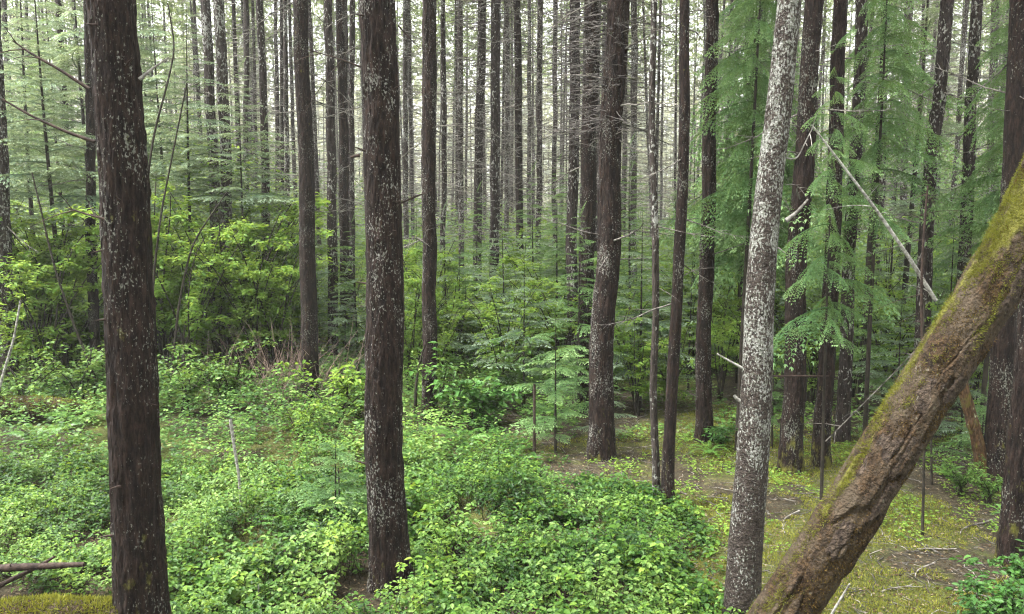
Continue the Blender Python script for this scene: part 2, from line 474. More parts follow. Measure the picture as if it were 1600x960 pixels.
# dead branches: run along +X from the origin, one metre long
def dead_branch(seed, mat, ntw=7, r0=0.011):
    rs = np.random.default_rng(seed)
    t = np.linspace(0, 1, 9)
    pth = np.stack([t, 0.10*np.sin(t*3+seed)*t + 0.03*(rs.random(9)-.5), 0.16*t*(1-t)*rs.uniform(-1, 1.6) - 0.10*t*t*rs.uniform(-.6, 1.4)], 1)
    m_ = MB(); tube(pth, r0*(1-0.8*t), 5, m_, 0.5)
    for k in range(ntw):
        a = rs.uniform(0.22, 0.95); p0 = np.array([np.interp(a, t, pth[:, q]) for q in range(3)])
        L = rs.uniform(0.12, 0.42)*(1.15-a)
        d = nrmz(np.array([rs.uniform(.3, .9), rs.choice([-1, 1])*rs.uniform(.4, 1), rs.uniform(-.7, .35)]))
        u = np.linspace(0, 1, 4)[:, None]
        tube(p0 + d*L*u + np.array([0, 0, -0.12*L])*u*u, r0*0.42*(1-0.75*u.ravel()), 3, m_, rs.uniform(.3, .9))
    return m_.mesh('branch', mat)
DEAD = [dead_branch(s, M['twig'], 6+s % 4) for s in range(8)]
DEAD_DARK = [dead_branch(s+20, M['brownwood'], 5) for s in range(4)]

def stub(tree, p, az, el, L, me, roll=None, sc_r=1.0, name='branch', label=None):
    o = obj(name, me, tree, p)
    d = Vector((math.cos(az)*math.cos(el), math.sin(az)*math.cos(el), math.sin(el)))
    q = d.to_track_quat('X', 'Z')
    if roll: q = q @ Quaternion((1, 0, 0), roll)
    o.rotation_mode = 'QUATERNION'; o.rotation_quaternion = q
    o.scale = (L, L*sc_r, L*sc_r)
    if label: o['label'] = label
    return o

# ------------------------------------------------------------------ fir crowns (high above), shared by all firs
def crown_mesh(seed, H=14.0, rad=2.2, nb=54, per=26):
    rs = np.random.default_rng(seed); m_ = MB()
    P, D, L, W, T_ = [], [], [], [], []
    for b in range(nb):
        h = (b+rs.random())/nb
        z = h*H; az = rs.uniform(0, 2*math.pi)
        ln = rad*(1-h)**0.7*rs.uniform(.6, 1.1)+0.25
        if h < 0.12: ln *= rs.uniform(.3, .8)
        dirv = np.array([math.cos(az), math.sin(az), 0])
        t = rs.random(per)**0.7
        drp = -0.28*ln*t**2 + 0.05*t
        side = np.array([-dirv[1], dirv[0], 0])
        sd_ = (rs.random(per)-.5)*0.75*ln*(1.05-t)
        p = dirv*(t*ln)[:, None] + side*sd_[:, None] + np.array([0, 0, 1])*(z+drp+rs.normal(0, .05, per))[:, None]
        d = dirv*0.7 + side*np.sign(sd_)[:, None]*0.8 + np.array([0, 0, -.45]) + rs.normal(0, .25, (per, 3))
        P.append(p); D.append(d); L.append(rs.uniform(.22, .5, per)); W.append(rs.uniform(.05, .11, per)); T_.append(rs.uniform(.2, .9, per)*(0.6+.4*t))
    P = np.concatenate(P); D = np.concatenate(D)
    leaves4(P, D, np.array([0, 0, 1.])+rng.normal(0, .3, P.shape), np.concatenate(L), np.concatenate(W), np.concatenate(T_), m_)
    return m_.mesh('crown', M['crown'])
CROWNS = [crown_mesh(s) for s in (1, 2, 3, 4)]
HTREE = 25.0
CROWN_Z = 11.5

# thin dead growth on the far trunks, joined
def twiggrowth(seed, z0, z1, n, mean=0.9, mat=None, rr=0.006):
    rs = np.random.default_rng(seed); m_ = MB()
    for k in range(n):
        z = rs.uniform(z0, z1); az = rs.uniform(0, 6.283); L = rs.uniform(.35, 1.5)*mean
        t = np.linspace(0, 1, 4)
        d = np.array([math.cos(az), math.sin(az), 0]); sdv = np.array([-d[1], d[0], 0])
        dr = rs.uniform(-.35, .25)
        pth = d*(t*L+.08)[:, None] + sdv*(.08*L*np.sin(3*t+k))[:, None] + np.array([0, 0, 1])*(z + dr*L*t + .10*L*t*t*rs.uniform(-1, 1))[:, None]
        tube(pth, rr*1.5*(1-.7*t), 3, m_, rs.uniform(.2, 1))
        for q in range(3):
            a = rs.uniform(.3, .95); p0 = np.array([np.interp(a, t, pth[:, c]) for c in range(3)])
            l2 = rs.uniform(.1, .35)*L; dd = nrmz(d*.6 + sdv*rs.choice([-1, 1])*rs.uniform(.4, 1) + np.array([0, 0, rs.uniform(-.6, .2)]))
            tube(np.stack([p0, p0+dd*l2]), [rr*.8, rr*.35], 3, m_, rs.uniform(.2, 1))
    return m_.mesh('dead_branch', mat or M['twig'])
GROW = [twiggrowth(50+s, 2.0, 14, 230, .8, None, .0075) for s in range(4)]
GROWD = [twiggrowth(70+s, 3.8, 9.5, 520, .55, M['twig_grey'], .0042) for s in range(2)]

def add_crown(t, topx, topy, i):
    o = obj('crown', CROWNS[i % 4], t, (topx, topy, CROWN_Z))
    o.rotation_euler = (0, 0, i*1.7); s_ = random.uniform(.85, 1.15); o.scale = (s_, s_, random.uniform(.85, 1.1))
    return o

def fir(pts, ybase, wbase, wtop, label, mat='fir', nbr=14, zmin=2.2, zmax=6.5, depth=None, seg=48, step=0.035, amp=0.014, blen=(.35, 1.1), cat='tree',
        name='fir_tree', crown=True, growth=None, flare=.65, dark=False, group=None, tintf=None, wf=.76):
    """pts: (px,py) points down the trunk in the photograph, last one the base"""
    b = ground_at(pts[-1][0], ybase) if depth is None else None
    if b is None:
        b = at_depth(pts[-1][0], ybase, depth); b.z = float(gz(b.x, b.y))
    Yb = b.y
    W3 = [at_depth(px, py, Yb) for px, py in pts[:-1]][::-1]      # from low to high
    W3 = [p for p in W3 if p.z > b.z + .3]
    path = [Vector((0, 0, -0.25)), Vector((0, 0, 0))] + [p - b for p in W3]
    top = path[-1]; prev = path[-2] if len(path) > 2 else Vector((0, 0, 0))
    sl = (top - prev) / max(top.z - prev.z, .3)
    hh = HTREE if crown else top.z + 3
    lean = max(-.10, min(.10, sl.x))
    z = top.z
    while z < hh - 1:
        z += (hh-top.z)/4; path.append(Vector((top.x + lean*(z-top.z), top.y, z)))
    zs = np.array([p.z for p in path])
    rb, rt = wf*wbase*Yb/F/2, wf*wtop*Yb/F/2
    zt = top.z
    rad = np.where(zs <= zt, rb + (rt-rb)*np.clip(zs/zt, 0, 1), rt*np.clip(1-(zs-zt)/(hh+2-zt), 0.05, 1))
    seed = int(abs(pts[0][0])*7) % 1000
    me, (S, pl, rd, A, B) = trunk_mesh([tuple(p) for p in path], rad, seg, step, amp, seed, M[mat], flare=flare, moss=tintf)
    t = thing(name, b, label, cat, group)
    obj('trunk', me, t)
    rs = random.Random(seed)
    for k in range(nbr):
        z = rs.uniform(zmin, zmax); idx = int(np.argmin(abs(pl[:, 2]-z)))
        az = rs.uniform(0, 6.283); c = Vector(pl[idx]) + Vector((math.cos(az), math.sin(az), 0))*rd[idx]*.75
        stub(t, c, az, rs.uniform(-.5, .45), rs.uniform(*blen), (DEAD_DARK if dark else DEAD)[rs.randrange(4)], rs.uniform(-1, 1))
    if growth:
        gobj = obj('dead_branch', growth, t, (pl[int(np.argmin(abs(pl[:, 2]-4))), 0], 0, 0)); gobj['kind'] = 'stuff'; gobj.rotation_euler = (0, 0, rs.uniform(0, 6))
    if crown:
        x12 = float(np.interp(CROWN_Z+3, pl[:, 2], pl[:, 0]))
        add_crown(t, x12, 0, seed)
    TREES.append((b.x, b.y))
    return t, b, pl, rd
TREES = []

FG = 'dead lower branches still on'
STUB = dead_branch(91, M['brownwood'], 0, .10)
# --- near and middle trunks, each placed by hand
t1, b1, pl1, rd1 = fir([(172, 0), (187, 250), (205, 560), (229, 1040)], 1045, 98, 80, "thick dark fir trunk at far left with flecked bark and long bare side branches", 'fir', nbr=2, zmin=4.2, zmax=6, seg=112, step=.018, amp=.015, wf=.80)
t2, b2, pl2, rd2 = fir([(588, 0), (594, 300), (601, 620), (610, 915)], 915, 72, 60, "thick straight fir trunk left of centre, densely flecked with small pale lichen", 'fir_flecked', nbr=3, zmin=3.0, zmax=5.2, seg=104, step=.018, amp=.013, blen=(.2, .5), wf=.84)
fir([(470, 0), (476, 200), (483, 520), (484, 635)], 635, 34, 27, "dark brown fir trunk rising from leaves, second heavy trunk from the left", 'fir', nbr=16, seg=56)
fir([(672, 0), (671, 200), (672, 655)], 655, 29, 27, "medium reddish brown fir trunk just right of the densely flecked thick trunk", 'fir_flecked', nbr=16, seg=48, zmin=2.4)
tc, bc, plc, rdc = fir([(966, 0), (956, 240), (943, 480), (938, 715)], 715, 50, 42, "stout dark fir at centre right of frame, its upper trunk bristling with dead twigs", 'fir_flecked', nbr=26, zmin=2.2, zmax=5.6, seg=72, growth=GROWD[0], step=.028)
fir([(925, 0), (921, 300), (916, 560), (914, 650)], 640, 30, 27, "twiggy fir trunk standing close behind the stout dark centre right fir", 'fir_flecked', nbr=10, zmin=2.6, growth=GROWD[1], seg=40)
fir([(897, 0), (896, 200), (893, 560)], 590, 22, 19, "fir trunk hidden in dead twigs left of the stout centre right fir", 'fir_far', nbr=8, zmin=3, growth=GROWD[0], seg=32, step=.06)
fir([(1022, 0), (1023, 300), (1027, 785)], 785, 15, 12, "very thin pale lichened pole tree beside a slender darker one at clearing edge", 'fir_pale', nbr=12, seg=20, zmin=1.8, blen=(.2, .7), amp=.004, name='slender_tree')
fir([(1073, 0), (1068, 200), (1058, 480), (1043, 790)], 790, 25, 19, "slender brown tree at the clearing edge, right of the thin pale pole", 'fir', nbr=18, seg=36, zmin=1.9, blen=(.25, .8), amp=.006, name='slender_tree')
fir([(1113, 0), (1108, 250), (1100, 560), (1101, 690)], 690, 32, 22, "fir trunk half hidden by hanging cedar foliage, its foot among dark ferns", 'fir_flecked', nbr=10, seg=48)
fir([(1270, 0), (1255, 250), (1243, 480), (1236, 738)], 738, 44, 32, "dark fir with mossy foot just behind the pale speckled alder", 'fir', nbr=10, seg=64, step=.028)
fir([(1312, 0), (1304, 300), (1292, 560), (1283, 728)], 728, 32, 24, "dark trunk second behind the pale alder, with white twigs at its foot", 'fir', nbr=12, seg=48, blen=(.3, .8))
fir([(1345, 0), (1338, 200), (1325, 500), (1316, 690)], 690, 26, 20, "brown fir trunk behind cedar sprays, third in line right of the pale alder", 'fir_far', nbr=10, seg=36)
fir([(1480, 0), (1462, 200), (1450, 320), (1436, 640)], 660, 30, 22, "twiggy leaning fir trunk just left of where the mossy leaning trunk rises", 'fir_far', nbr=22, zmin=2.4, seg=40)
fir([(1528, 0), (1515, 200), (1500, 600)], 640, 26, 18, "brown trunk with slanting dead branches between the twiggy trunk and the right edge", 'fir_far', nbr=22, zmin=3, zmax=6, seg=36)
fir([(1592, 0), (1583, 300), (1566, 600), (1556, 765)], 765, 52, 34, "smooth dark fir trunk by the right edge, passing behind the mossy leaning trunk", 'fir', nbr=8, seg=64, amp=.006, step=.028)
fir([(1640, 0), (1625, 300), (1597, 640), (1578, 880)], 885, 46, 32, "dark trunk cut by the right edge of view above dark green leaves", 'fir', nbr=3, seg=64, step=.028)
fir([(-12, 0), (2, 300), (14, 605)], 610, 34, 28, "grey lichened fir trunk cut by the left edge of view", 'fir_pale', nbr=14, seg=40)
fir([(136, 0), (141, 300), (152, 585)], 595, 20, 15, "thin dark trunk peeping out just left behind the far left thick trunk", 'fir', nbr=10, seg=30)
fir([(320, 0), (330, 200), (345, 560)], 565, 22, 18, "pale lichened trunk fading into blue green foliage, left one of a close pair", 'fir_pale', nbr=18, seg=30, step=.05)
fir([(341, 0), (350, 200), (362, 560)], 575, 24, 20, "speckled trunk fading into blue green foliage, right one of a close pair", 'fir_pale', nbr=18, seg=30, step=.05)
fir([(407, 0), (412, 200), (420, 560)], 560, 17, 13, "narrow dark trunk above bright shrubs, between the pale pair and the second heavy trunk", 'fir_far', nbr=14, seg=24, step=.05)
fir([(446, 0), (447, 200), (452, 540)], 545, 11, 8, "very narrow grey trunk just left of the second heavy trunk", 'fir_pale', nbr=12, seg=20, step=.05)
fir([(513, 0), (517, 250), (522, 560)], 580, 20, 16, "dark narrow trunk, first right of the second heavy trunk", 'fir_far', nbr=16, seg=30, step=.05)
fir([(532, 0), (536, 250), (541, 560)], 560, 20, 17, "lichen dotted trunk close left of the thick densely flecked trunk", 'fir_flecked', nbr=18, seg=30, step=.05)
fir([(550, 0), (550, 300), (548, 540)], 545, 12, 10, "thin trunk touching the left side of the thick densely flecked trunk", 'fir_far', nbr=10, seg=20, step=.05)
for (x0, x1, yb, w_, lab, mt) in [
    (693, 692, 530, 10, "pencil thin dark trunk right beside the medium reddish brown one", 'fir_far'),
    (719, 722, 500, 11, "thin speckled trunk, first of the row right of the medium reddish brown trunk", 'fir_pale'),
    (754, 744, 520, 17, "dark trunk leaning slightly, left one of two strong trunks at frame centre", 'fir_far'),
    (776, 773, 535, 19, "dark trunk, right one of two strong trunks at frame centre", 'fir_far'),
    (791, 793, 480, 9, "thin trunk tucked right beside the two strong centre trunks", 'fir_pale'),
    (808, 815, 505, 14, "straight very dark trunk against the brightest patch of sky", 'fir'),
    (827, 826, 470, 8, "faint thin trunk in the bright gap at frame centre", 'fir_pale'),
    (844, 841, 490, 11, "dark thin trunk at the right side of the bright gap", 'fir_far'),
    (867, 866, 470, 9, "thin trunk between the bright gap and the twig covered trunks", 'fir_far'),
    (633, 634, 480, 10, "faint trunk showing right beside the thick densely flecked trunk", 'fir_pale'),
    (991, 990, 500, 12, "faint trunk between the stout twiggy fir and the thin pale pole", 'fir_pale'),
    (1172, 1160, 600, 16, "thin brown trunk deep in cedar foliage left of the pale alder", 'fir_far'),
    (1385, 1368, 540, 15, "faint brown trunk beyond the bleached leaning pole", 'fir_far'),
    (1420, 1408, 510, 13, "faint thin trunk left of the twiggy leaning fir", 'fir_pale'),
    (383, 388, 520, 10, "faint thin trunk right of the close pale pair", 'fir_pale'),
    (1556, 1540, 520, 14, "faint trunk with slanting twigs near the upper right corner", 'fir_pale')]:
    fir([(x0, 0), ((x0+x1)/2, 250), (x1, yb-10)], yb, w_*1.08, w_, lab, mt, nbr=0, seg=18, step=.12, amp=.006, growth=GROW[int(x0) % 4])

for t__, pl__, rd__ in ((t1, pl1, rd1), (t2, pl2, rd2), (tc, plc, rdc)):
    for k in range(14):
        z = 1.0 + .33*k + random.uniform(-.1, .1); q_ = int(np.argmin(abs(pl__[:, 2]-z))); az = random.uniform(3.0, 6.4)
        stub(t__, Vector(pl__[q_]) + Vector((math.cos(az), math.sin(az), 0))*rd__[q_]*.9, az, random.uniform(-.2, .4), random.uniform(.05, .11), STUB, name='branch_stub')
# pale speckled alder
ta, ba, pla, rda = fir([(1230, 0), (1210, 200), (1202, 330), (1190, 500), (1176, 700), (1160, 940), (1157, 965)], 968, 66, 40, "pale speckled alder trunk, white with lichen above and brown flecked below", 'alder', nbr=0, seg=104, step=.02, amp=.004, crown=False, name='alder_tree', flare=.15, wf=.84,
    tintf=lambda SS, cx, cyy: np.clip(.42 + .38*np.clip((SS-1.1)/1.2, 0, 1) - .28*np.exp(-((SS-2.75)/.16)**2) + .5*(fbm(SS*1.6, cx*.9+4, cyy*.9, seed=6, o=2)-.5) + 0*cx, 0, 1))

# leaning mossy alder
Y0 = 4.1
lp = [(1118, 1130), (1166, 1048), (1226, 960), (1322, 800), (1417, 640), (1508, 510), (1594, 392), (1664, 262), (1716, 90), (1760, -140)]
P3 = [at_depth(px, py, Y0 + .06*k) for k, (px, py) in enumerate(lp)]
bl = Vector((P3[0].x - .22, P3[0].y, float(gz(P3[0].x - .22, P3[0].y))))
path = [Vector((-.1, 0, -.3))] + [p - bl for p in P3]
last = path[-1]
path += [last + Vector((.5, .2, 1.5)), last + Vector((.8, .3, 3.4)), last + Vector((1.0, .4, 6))]
radl = [.162, .158, .153, .149, .147, .147, .150, .150, .15, .14, .13, .11, .08, .03]
def lean_moss(SS, cx, cyy):
    # -cx is the upper-left flank of the leaning trunk
    nz = fbm(SS*1.3+4, cx*1.2+cyy, cyy*1.5, seed=77, o=3)
    up = np.clip(-(LSGN)*cx, -1, 1)
    return 0.33 + 0.28*up + 1.35*(nz-0.5) + 0.14*np.clip((SS-2.9)/1.5, 0, 1)
LSGN = 1.0
mossy = lean_moss
me, (Sl, pll, rdl, Al, Bl) = trunk_mesh([tuple(p) for p in path], radl, 168, .012, .012, 321, M['mossy'], top_z=5.4, flare=.1, moss=mossy, ridge=7, vs=1.2, crack=.028)
# which side of the ring frame faces up-left
LSGN = -1.0 if float(np.mean(Al[:, 0])) < 0 else 1.0
if LSGN < 0:
    me, (Sl, pll, rdl, Al, Bl) = trunk_mesh([tuple(p) for p in path], radl, 168, .012, .012, 321, M['mossy'], top_z=5.4, flare=.1, moss=mossy, ridge=7, vs=1.2, crack=.028)
tl = thing('leaning_tree', bl, "big mossy trunk leaning steeply to the right in the foreground", 'tree')
obj('trunk', me, tl)
# moss tufts standing on the trunk
def surf(S_, a, off=0.0):
    c = np.stack([np.interp(S_, Sl, pll[:, k]) for k in range(3)], -1)
    A_ = nrmz(np.stack([np.interp(S_, Sl, Al[:, k]) for k in range(3)], -1)); B_ = nrmz(np.stack([np.interp(S_, Sl, Bl[:, k]) for k in range(3)], -1))
    r_ = np.interp(S_, Sl, rdl)
    nr = A_*np.cos(a)[..., None] + B_*np.sin(a)[..., None]
    return c + nr*(r_+off)[..., None], nr
n_ = 150000
S_ = rng.uniform(.2, 5.0, n_); a_ = rng.uniform(0, 6.283, n_)
mv = lean_moss(S_, np.cos(a_), np.sin(a_)) + 0.45*(fbm(S_*9, np.cos(a_)*3, np.sin(a_)*3, seed=5)-.5)
k_ = rng.random(n_) < np.clip((mv - .50)*4.5, 0.0, .95)
p_, nr_ = surf(S_[k_], a_[k_], -0.002)
mb = MB(); nn = len(p_)
cl = noise(S_[k_]*18, np.cos(a_[k_])*6, np.sin(a_[k_])*6, seed=8)
leaves4(p_, nr_ + rng.normal(0, .55, (nn, 3)), rng.normal(0, 1, (nn, 3)), rng.uniform(.006, .016, nn)*(0.4+1.5*cl)*(1+1.1*np.clip(nr_[:, 2]*2-.4, 0, 1)), rng.uniform(.002, .0045, nn), np.clip(.0+.75*cl+rng.normal(0, .10, nn), 0, 1), mb)
obj('moss', mb.mesh('moss', M['moss']), tl, kind='stuff')
n_ = 90000
S_ = rng.uniform(.2, 5.0, n_); a_ = rng.uniform(0, 6.283, n_)
mv = fbm(S_*2.5, np.cos(a_)*1.6, np.sin(a_)*1.6, seed=15) + .35*(noise(S_*11, np.cos(a_)*4, np.sin(a_)*4, seed=16)-.5)
k_ = rng.random(n_) < np.clip((mv-.43)*5, 0, .95)
p_, nr_ = surf(S_[k_], a_[k_], -0.003); nn = len(p_); mb = MB()
leaves4(p_, nr_*.5 + rng.normal(0, .6, (nn, 3)) + np.array([0, 0, -.3]), rng.normal(0, 1, (nn, 3)), rng.uniform(.008, .022, nn), rng.uniform(.002, .005, nn), rng.random(nn)**1.8, mb)
obj('dry_moss', mb.mesh('dry_moss', M['drymoss']), tl, kind='stuff')
# raised bark plates
for (s0, a0, ds, da) in [(2.20, -2.2, .30, .75), (2.28, -1.30, .27, .72), (2.62, -1.95, .22, .70), (2.02, -1.2, .22, .5), (2.78, -1.1, .26, .6), (1.72, -1.9, .22, .5), (3.35, -1.3, .3, .6)]:
    if LSGN < 0: pass
    nu, nv = 18, 18
    u, v = np.meshgrid(np.linspace(-1, 1, nu), np.linspace(-1, 1, nv), indexing='ij')
    ang = np.arctan2(v, u); rr = np.maximum(abs(u), abs(v))
    wob = 1 + .42*(fbm(np.cos(ang)*1.6+s0*5, np.sin(ang)*1.6+a0*3, seed=4, o=2)-.5)*2 + .12*(noise(np.cos(ang)*6+s0, np.sin(ang)*6+a0, seed=9)-.5)*2
    edge = np.clip((1-rr)*6, 0, 1)
    sp_, nr2 = surf((s0 + u*ds*wob*.5), (a0 + v*da*wob*.5), 0.0)
    sp_ = sp_ + nr2*((-.006 + edge*.012 + .005*noise(u*3, v*3, s0, seed=2)))[..., None]
    mbp = MB(); i, j = np.meshgrid(np.arange(nu-1), np.arange(nv-1), indexing='ij')
    mbp.add(sp_.reshape(-1, 3), np.stack([i*nv+j, i*nv+j+1, (i+1)*nv+j+1, (i+1)*nv+j], -1).reshape(-1, 4), .3)
    obj('bark_plate', mbp.mesh('bark_plate', M['plate']), tl)

# ------------------------------------------------------------------ deadwood by hand
def wood(name, pts, Y_, r0, r1, mat, label, cat, parent=None, twigs=0, seed=0, ydrift=0.0, tr=.004):
    """a stick or stem through photograph points at a given distance"""
    P = [at_depth(px, py, Y_ + ydrift*k) for k, (px, py) in enumerate(pts)]
    base = P[0].copy()
    org = base if parent is None else Vector(parent.location)
    Pn = np.array([tuple(p-org) for p in P])
    s = np.linspace(0, len(Pn)-1, max(10, len(Pn)*5)); xi = np.arange(len(Pn))
    pth = np.stack([np.interp(s, xi, Pn[:, k]) for k in range(3)], 1)
    for _ in range(3): pth[1:-1] = (pth[:-2]+pth[1:-1]*2+pth[2:])/4
    rs = np.random.default_rng(seed+5)
    m_ = MB(); rr = np.linspace(r0, r1, len(pth))*(1+.15*(rs.random(len(pth))-.5))
    tube(pth, rr, 8, m_, .5)
    for k in range(twigs):
        i0 = rs.integers(2, len(pth)-1); L = rs.uniform(.1, .45); d = nrmz(rs.normal(0, 1, 3)+np.array([0, 0, .2])); u = np.linspace(0, 1, 4)[:, None]
        tube(pth[i0]+d*L*u+np.array([0, 0, -.2])*L*u*u, tr*(1-.7*u.ravel()), 4, m_, rs.uniform(.3, .8))
    me_ = m_.mesh(name, M[mat])
    if parent is None:
        return obj(name, me_, None, base, label, cat)
    return obj(name, me_, parent, (0, 0, 0), label)
wood('branch', [(140, 140), (95, 110), (50, 85), (20, 64)], b1.y-.05, .011, .004, 'brownwood', "long dark bare branch slanting down to the left from high on the trunk", None, t1, 3)
wood('branch', [(148, 222), (100, 205), (50, 182), (3, 155)], b1.y-.05, .011, .005, 'brownwood', "long dark bare branch, lower of the two on the left side", None, t1, 2)
wood('branch', [(218, 124), (240, 106), (264, 90)], b1.y, .011, .004, 'bleached', "short bleached branch on the right side", None, t1)
wood('branch', [(165, 343), (135, 335), (103, 324)], b1.y-.1, .008, .003, 'brownwood', "short brown branch at mid height", None, t1, 2)
wood('branch', [(150, 340), (142, 325), (133, 305)], b1.y-.1, .006, .002, 'twig', None, None, t1)
wood('branch', [(1172, 582), (1150, 570), (1120, 553)], ba.y, .012, .005, 'bleached', "short broken white branch on the left side", None, ta)
wood('branch', [(1165, 632), (1152, 624), (1147, 618)], ba.y, .014, .010, 'bleached', None, None, ta)
wood('branch', [(1228, 345), (1245, 332), (1262, 312)], ba.y-.05, .016, .006, 'bleached', "thick bleached branch stub on the right side", None, ta)
wood('branch', [(1222, 246), (1245, 250), (1262, 215), (1270, 200)], ba.y, .006, .003, 'bleached', None, None, ta, 4)
wood('branch', [(562, 243), (556, 244), (548, 246)], b2.y, .014, .008, 'brownwood', None, None, t2)
wood('branch', [(625, 318), (650, 308), (674, 298)], b2.y, .007, .003, 'brownwood', None, None, t2, 2)
wood('branch', [(564, 105), (530, 92), (480, 78)], b2.y, .007, .003, 'brownwood', None, None, t2, 3)
wood('branch', [(622, 40), (640, 60), (658, 78)], b2.y, .006, .002, 'brownwood', None, None, t2)
wood('branch', [(1580, 172), (1540, 150), (1505, 138)], 8.6, .012, .004, 'brownwood', None, None, tl if False else ta, 0) if False else None
wood('leaning_pole', [(1268, 195), (1310, 250), (1365, 322), (1420, 402), (1462, 470)], 7.2, .007, .021, 'bleached', "bleached bare pole leaning diagonally from the alder down to the right", 'dead pole', None, 5, 3)
wood('dead_sapling', [(1443, 600), (1440, 500), (1440, 420), (1446, 330), (1450, 290)], 7.0, .014, .008, 'brownwood', "reddish dead sapling stem with fine twigs left of the mossy leaning trunk", 'dead sapling', None, 16, 9, tr=.004)
wood('dead_stick', [(1205, 588), (1250, 588), (1295, 588)], 7.6, .010, .007, 'brownwood', "dark straight stick caught level behind the pale alder", 'stick', None, 0, 4)
wood('dead_stick', [(1290, 690), (1340, 640), (1400, 580), (1465, 510)], 7.9, .006, .004, 'twig', "long thin dead stick slanting up behind the mossy leaning trunk", 'stick', None, 5, 14)
p = ground_at(1442, 838); wood('thin_sapling', [(1441, 836), (1443, 770), (1444, 680), (1442, 560), (1444, 470)], p.y, .014, .007, 'twig_dark', "thin bare sapling stem with mossy foot in the clearing", 'sapling', None, 3, 5)
p = ground_at(1456, 760); wood('thin_sapling', [(1456, 760), (1455, 700), (1457, 600)], p.y, .014, .009, 'twig_dark', "second thin bare stem, just behind the mossy footed sapling stem", 'sapling', None, 0, 6)
p = ground_at(836, 720); wood('snag', [(836, 735), (835, 690), (835, 640), (835, 600)], p.y, .019, .015, 'brownwood', "short dark broken snag among young conifers at frame centre", 'snag', None, 0, 7)
p = ground_at(530, 830); wood('thin_sapling', [(531, 815), (530, 770), (529, 732)], p.y+.3, .010, .006, 'twig_dark', "short dark sapling stem poking from leaves left of the thick flecked trunk", 'sapling', None, 0, 8)
wood('bleached_stick', [(376, 785), (373, 740), (366, 700), (360, 655)], 7.3, .012, .016, 'bleached', "upright bleached stick with dark spots standing in leaves", 'dead stick', None, 0, 9)
wood('leaning_stick', [(-4, 618), (8, 575), (22, 530), (32, 470)], 10.5, .020, .012, 'bleached', "pale leaning stick at the left edge below the grey trunk", 'dead stick', None, 0, 10)
p = ground_at(1300, 965)
wood('fallen_stick', [(1296, 966), (1308, 945), (1328, 912)], p.y, .011, .006, 'bleached', "white stick on the moss at the foot of the mossy leaning trunk", 'stick', None, 0, 11)
wood('fallen_stick', [(398, 955), (404, 940), (404, 915)], 5.5, .008, .005, 'bleached', "short pale stick poking from leaves at the bottom left", 'stick', None, 0, 12)
wood('fallen_branch', [(-30, 890), (40, 886), (90, 884), (132, 882)], 5.7, .034, .018, 'brownwood', "grey brown fallen branch lying in leaves at the lower left", 'branch', None, 2, 13)
wood('fallen_branch', [(-20, 925), (20, 905), (60, 886), (85, 870)], 5.75, .022, .010, 'brownwood', "dark fallen branch slanting under the grey brown one at lower left", 'branch', None, 1, 15)
wood('rusty_trunk', [(1538, 760), (1528, 690), (1514, 640), (1503, 600), (1498, 540)], 8.3, .075, .05, 'rust', "rusty orange mossy dead trunk left of the smooth dark fir", 'dead tree')
# arching shrub stems at left
for pts, Y_, lab in [([(150, 592), (120, 520), (85, 420), (62, 320), (50, 270)], 12.0, "dark arching bare stem left of the far left thick trunk"),
                     ([(232, 560), (240, 430), (252, 330), (270, 240), (292, 130)], 12.0, "dark forked stem curving up right of the far left thick trunk"),
                     ([(232, 590), (226, 420), (228, 300), (240, 210), (262, 130), (274, 75), (262, 5)], 12.6, "dark stem with fork near the top right beside the far left thick trunk"),
                     ([(268, 585), (280, 470), (300, 380), (355, 300)], 12.2, "dark stem slanting right through bright shrub leaves"),
                     ([(650, 600), (655, 570), (663, 540)], 11.0, "short leaning stick touching the medium reddish brown trunk")]:
    pb = Y_
    pp = ground_at(pts[0][0], 335 + EYE*F/Y_)
    pts2 = [(pts[0][0]-2, 335 + EYE*F/Y_)] + pts
    wood('bare_stem', pts2, Y_, .026, .010, 'twig_dark', lab, 'stem', None, 5, int(Y_*10), tr=.005)

